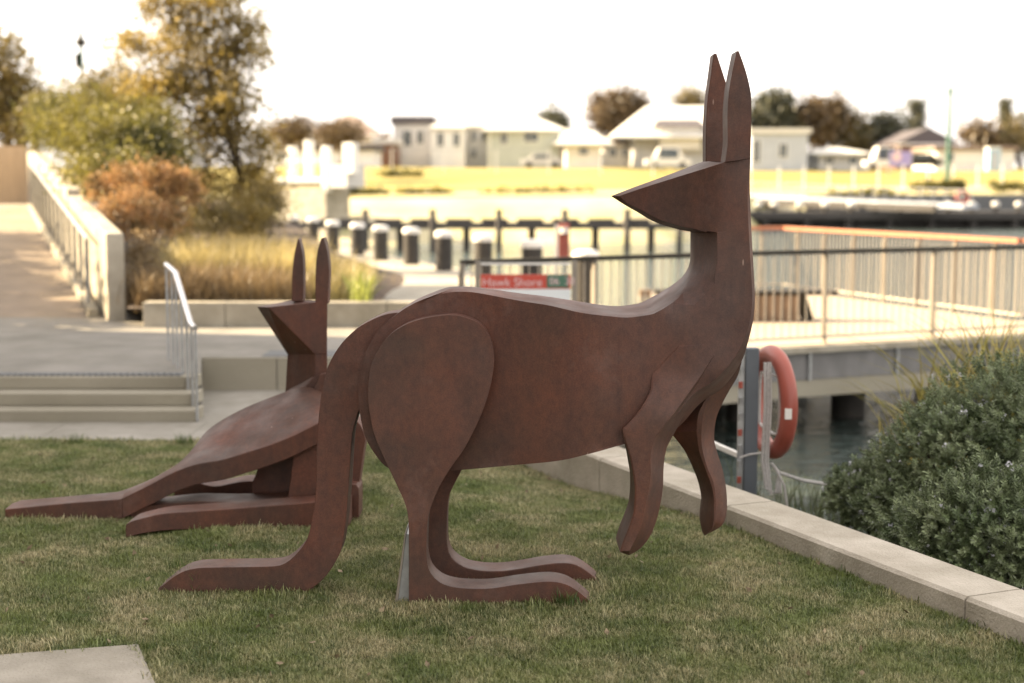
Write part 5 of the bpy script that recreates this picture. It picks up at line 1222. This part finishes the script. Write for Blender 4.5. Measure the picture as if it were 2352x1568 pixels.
# flat topped trees above it
for (x, y, w, h_, Y, lb) in [(665,305,48,18,110,'small flat topped tree above the white posts'),(778,308,62,20,112,'wide umbrella shaped tree in front of the pink roofed house')]:
    tree('umbrella_tree', lb, 'tree', Wp(x+3, 392, Y), [pblob(x,y,Y,w,h_), pblob(x+8,y-6,Y,w*0.6,h_*0.8)], 2600, 0.32, 'leafDist', 'barkd', 0.22, 0.4)
D1 = 190
FT = [('round brown crowned tree between the cabin and the big white roof', 1420, 385, [(1400,250,40,38),(1440,250,42,36),(1390,275,34,32),(1425,285,35,35),(1470,245,26,14)], 6500),
 ('small dark tree showing above the big white roof', 1590, 330, [(1580,228,24,16),(1600,235,22,14),(1565,235,14,10)], 1800),
 ('wide brown tree just right of the tall ears', 1765, 385, [(1760,262,38,36),(1790,250,40,30),(1745,285,28,34),(1800,290,40,40)], 5200),
 ('tall brown tree in the middle of the right hand grove', 1880, 385, [(1860,265,42,36),(1900,260,40,34),(1880,300,50,40),(1925,275,36,36)], 6000),
 ('dark tree at the right end of the grove', 1975, 385, [(1950,290,35,35),(1990,320,32,32),(1960,330,45,35),(1935,340,30,30)], 5000),
 ('dark low tree beside the gabled house', 2030, 385, [(2030,300,34,34),(2015,330,36,34),(2060,325,32,32),(2090,345,24,26)], 4600),
 ('brown tree left of the lone pine near the right edge', 2255, 385, [(2235,310,28,20),(2265,315,26,24),(2275,335,26,24)], 2600),
 ('dark tree cut by the right edge of the picture', 2345, 385, [(2350,290,26,28),(2335,320,28,32),(2360,330,30,34)], 3000),
 ('yellow lit small tree left of the white pyramid roof', 1270, 385, [(1262,278,26,12),(1280,285,20,12)], 900),
 ('low olive tree in front of the flat roofed house', 885, 385, [(890,345,22,22),(910,352,16,16)], 1300)]
for lb, bx_, by_, bl, n in FT:
    vi = FT.index((lb, bx_, by_, bl, n)) % 3; bl = bl + [(x+random.uniform(-.9,.9)*rx, y-random.uniform(.2,.9)*ry, rx*random.uniform(.3,.5), ry*random.uniform(.3,.5)) for x, y, rx, ry in bl]
    tree('distant_tree', lb, 'tree', Wp(bx_, by_, D1), [pblob(x, y, D1, rx, ry) for x, y, rx, ry in bl], int(n*0.9), (0.62,0.5,0.8)[vi], ('leafDist','leafDist2','leafPine')[vi], 'barkd', 0.35, 0.75, group=None, per=12)
def pine(label, x, ytop, ybase, Y, w):
    a = Wp(x, ybase, Y); zt_ = Wp(x, ytop, Y).z; t = empty('norfolk_pine', label, 'tree', tuple(a)); k = Y/FPX
    MB().tube([(a.x,Y,a.z),(a.x,Y,zt_)], [0.45,0.12], 8).obj('trunk', M['barkd'], t)
    C = []; nl = 11
    for i in range(nl):
        f = i/(nl-1); z = zt_-(zt_-a.z)*0.78*f; R_ = w*k*(0.75+0.45*f) if i else w*k*1.1
        for j in range(9):
            aa = j*0.7+i; 
            for s_ in np.linspace(0.15,1,9): C.append((a.x+math.cos(aa)*R_*s_, Y+math.sin(aa)*R_*s_, z+0.25*s_))
    C = np.repeat(np.array(C), 3, 0)+rng.normal(size=(len(C)*3,3))*0.28
    leaves('crown', M['leafPine'], C, 0.5, t)
pine('norfolk pine with a flat whorl on top, rising beside the gabled house', 2102, 238, 385, 200, 22)
pine('slim norfolk pine near the right edge', 2305, 236, 385, 200, 13)
# dark bushes on the field edge
for lb, x, y, rx, ry, Y in [('dark bush at the foot of the tall lamp pole',2190,425,28,12,120),('long dark bush left of the lamp pole',2130,427,42,10,120),('dark bush at the right edge of the field',2320,428,50,11,120),('dark hedge behind the gangway',1990,442,90,8,116),
     ('row of low plants on the sandy bank, left part',830,441,60,7,92),('row of low plants on the sandy bank, middle part',975,443,65,6,92),('row of low plants on the sandy bank, right part',1230,440,130,6,92),('bushy planting at the left end of the field',915,402,55,14,118),('low bush beside the white posts',790,438,30,10,90)]:
    t = empty('low_shrub', lb, 'shrub', tuple(Wp(x, y+ry, Y)))
    C = blob_points([pblob(x+dx*rx, y+random.uniform(-.2,.2)*ry, Y, rx*0.42, ry) for dx in (-0.65,-0.3,0,0.35,0.7)], 900, 0.12, 10, 0.4)
    leaves('foliage', M['leafG'], C, 0.3, t); mb = MB()
    for dx in (-0.5,0,0.5): c = Wp(x+dx*rx, y+ry, Y); limb(mb, c-Vector((0,0,.2)), c+Vector((0.1,0,0.4)), 0.05, 0.02)
    mb.obj('stems', M['barkd'], t)
# lamp pole at right, fence
px = Wp(2177, 400, 125).x; t = empty('lamp_pole', 'tall thin lamp pole standing on the field at the right', 'lamp pole', (px,125,2))
MB().tube([(px,125,1.5),(px,125,Wp(2177,215,125).z)], [0.24,0.15], 10).obj('pole', M['lampgreen'], t)
zz = Wp(2177,215,125).z; MB().lathe((px,125,zz), [(0.05,-0.3),(0.22,0),(0.25,0.35),(0.1,0.6),(0.02,0.8)], 10).obj('lamp_head', M['lampgreen'], t)
fn = empty('mesh_fence', 'long temporary fence with thin pale posts crossing the far field', 'fence', tuple(Wp(1790,400,128)))
fp = [(640,128),(2420,128)]
fo = None
for x in list(range(900,1600,120))+[1680, 1725]+list(range(1790,2420,57)):
    a = Wp(x, 400, 128); 
    z_ = land_z(a.x, 128)
    if fo is None:
        fo = MB().box((-0.06,-0.06,-0.3),(0.06,0.06,2.1)).obj('fence_post', M['white'], fn); fo.matrix_parent_inverse = Matrix.Translation(fn.location).inverted(); o = fo
    else: o = fo.copy(); COL.objects.link(o)
    o.location = (a.x, 128, z_)
xs2 = np.linspace(Wp(900,400,128).x, Wp(2400,400,128).x, 20)
for i in range(19):
    za_, zb_ = land_z(xs2[i],128)+2.05, land_z(xs2[i+1],128)+2.05
    MB().beam((xs2[i],128,za_), (xs2[i+1],128,zb_), 0.05, 0.05).obj('top_rail', M['galv'], fn)

# ------------------------------------------------------------------ added shade casters out of frame: apartment block and hedge
AX = -13.6
ap = empty('shade_block', 'pale six storey apartment block added out of frame to the left to shade the lawn', 'building', (-20, 4, 0))
MB().box((-30,-24,-0.5),(AX,17.6,20.3)).obj('wall', M['brick'], ap); MB().box((-30.3,-24.3,20.302),(AX+0.3,17.9,20.7)).obj('roof', M['darkroof'], ap)
wm = None
for f in range(6):
    for j in range(12):
        y = -22.4+3.4*j; z = 0.9+3.1*f
        o = MB().box((AX-0.06,y,z),(AX+0.04,y+1.7,z+1.6)).obj('window', M['white'], ap)
        MB().box((AX+0.045,y+0.08,z+0.08),(AX+0.055,y+0.82,z+1.52)).obj('pane', M['glass'], o); MB().box((AX+0.045,y+0.88,z+0.08),(AX+0.055,y+1.62,z+1.52)).obj('pane', M['glass'], o)
hd = empty('hedge', 'tall dense hedge added out of view beside the ramp to shade it', 'hedge', tuple(b0.location) if hasattr(b0,'location') else (-9,18,0))  # unseen hedge added to shade the ramp and the lower wall
C = []
for i in range(27):
    t = -1.5+i*0.52; p = rp(t, 0)+rnl*(RWd+0.5)
    C.append(((p.x+random.uniform(-.2,.2), p.y, p.z+1.28), (0.7,0.7,1.58+random.uniform(-0.35,0.35))))
leaves('foliage', M['leafG'], blob_points(C, 30000, 0.16, 12, 0.2), 0.26, hd)
mb = MB()
for c, r in C: limb(mb, (c[0],c[1],c[2]-1.4), (c[0],c[1],c[2]+0.8), 0.05, 0.02)
mb.obj('stems', M['barkd'], hd)
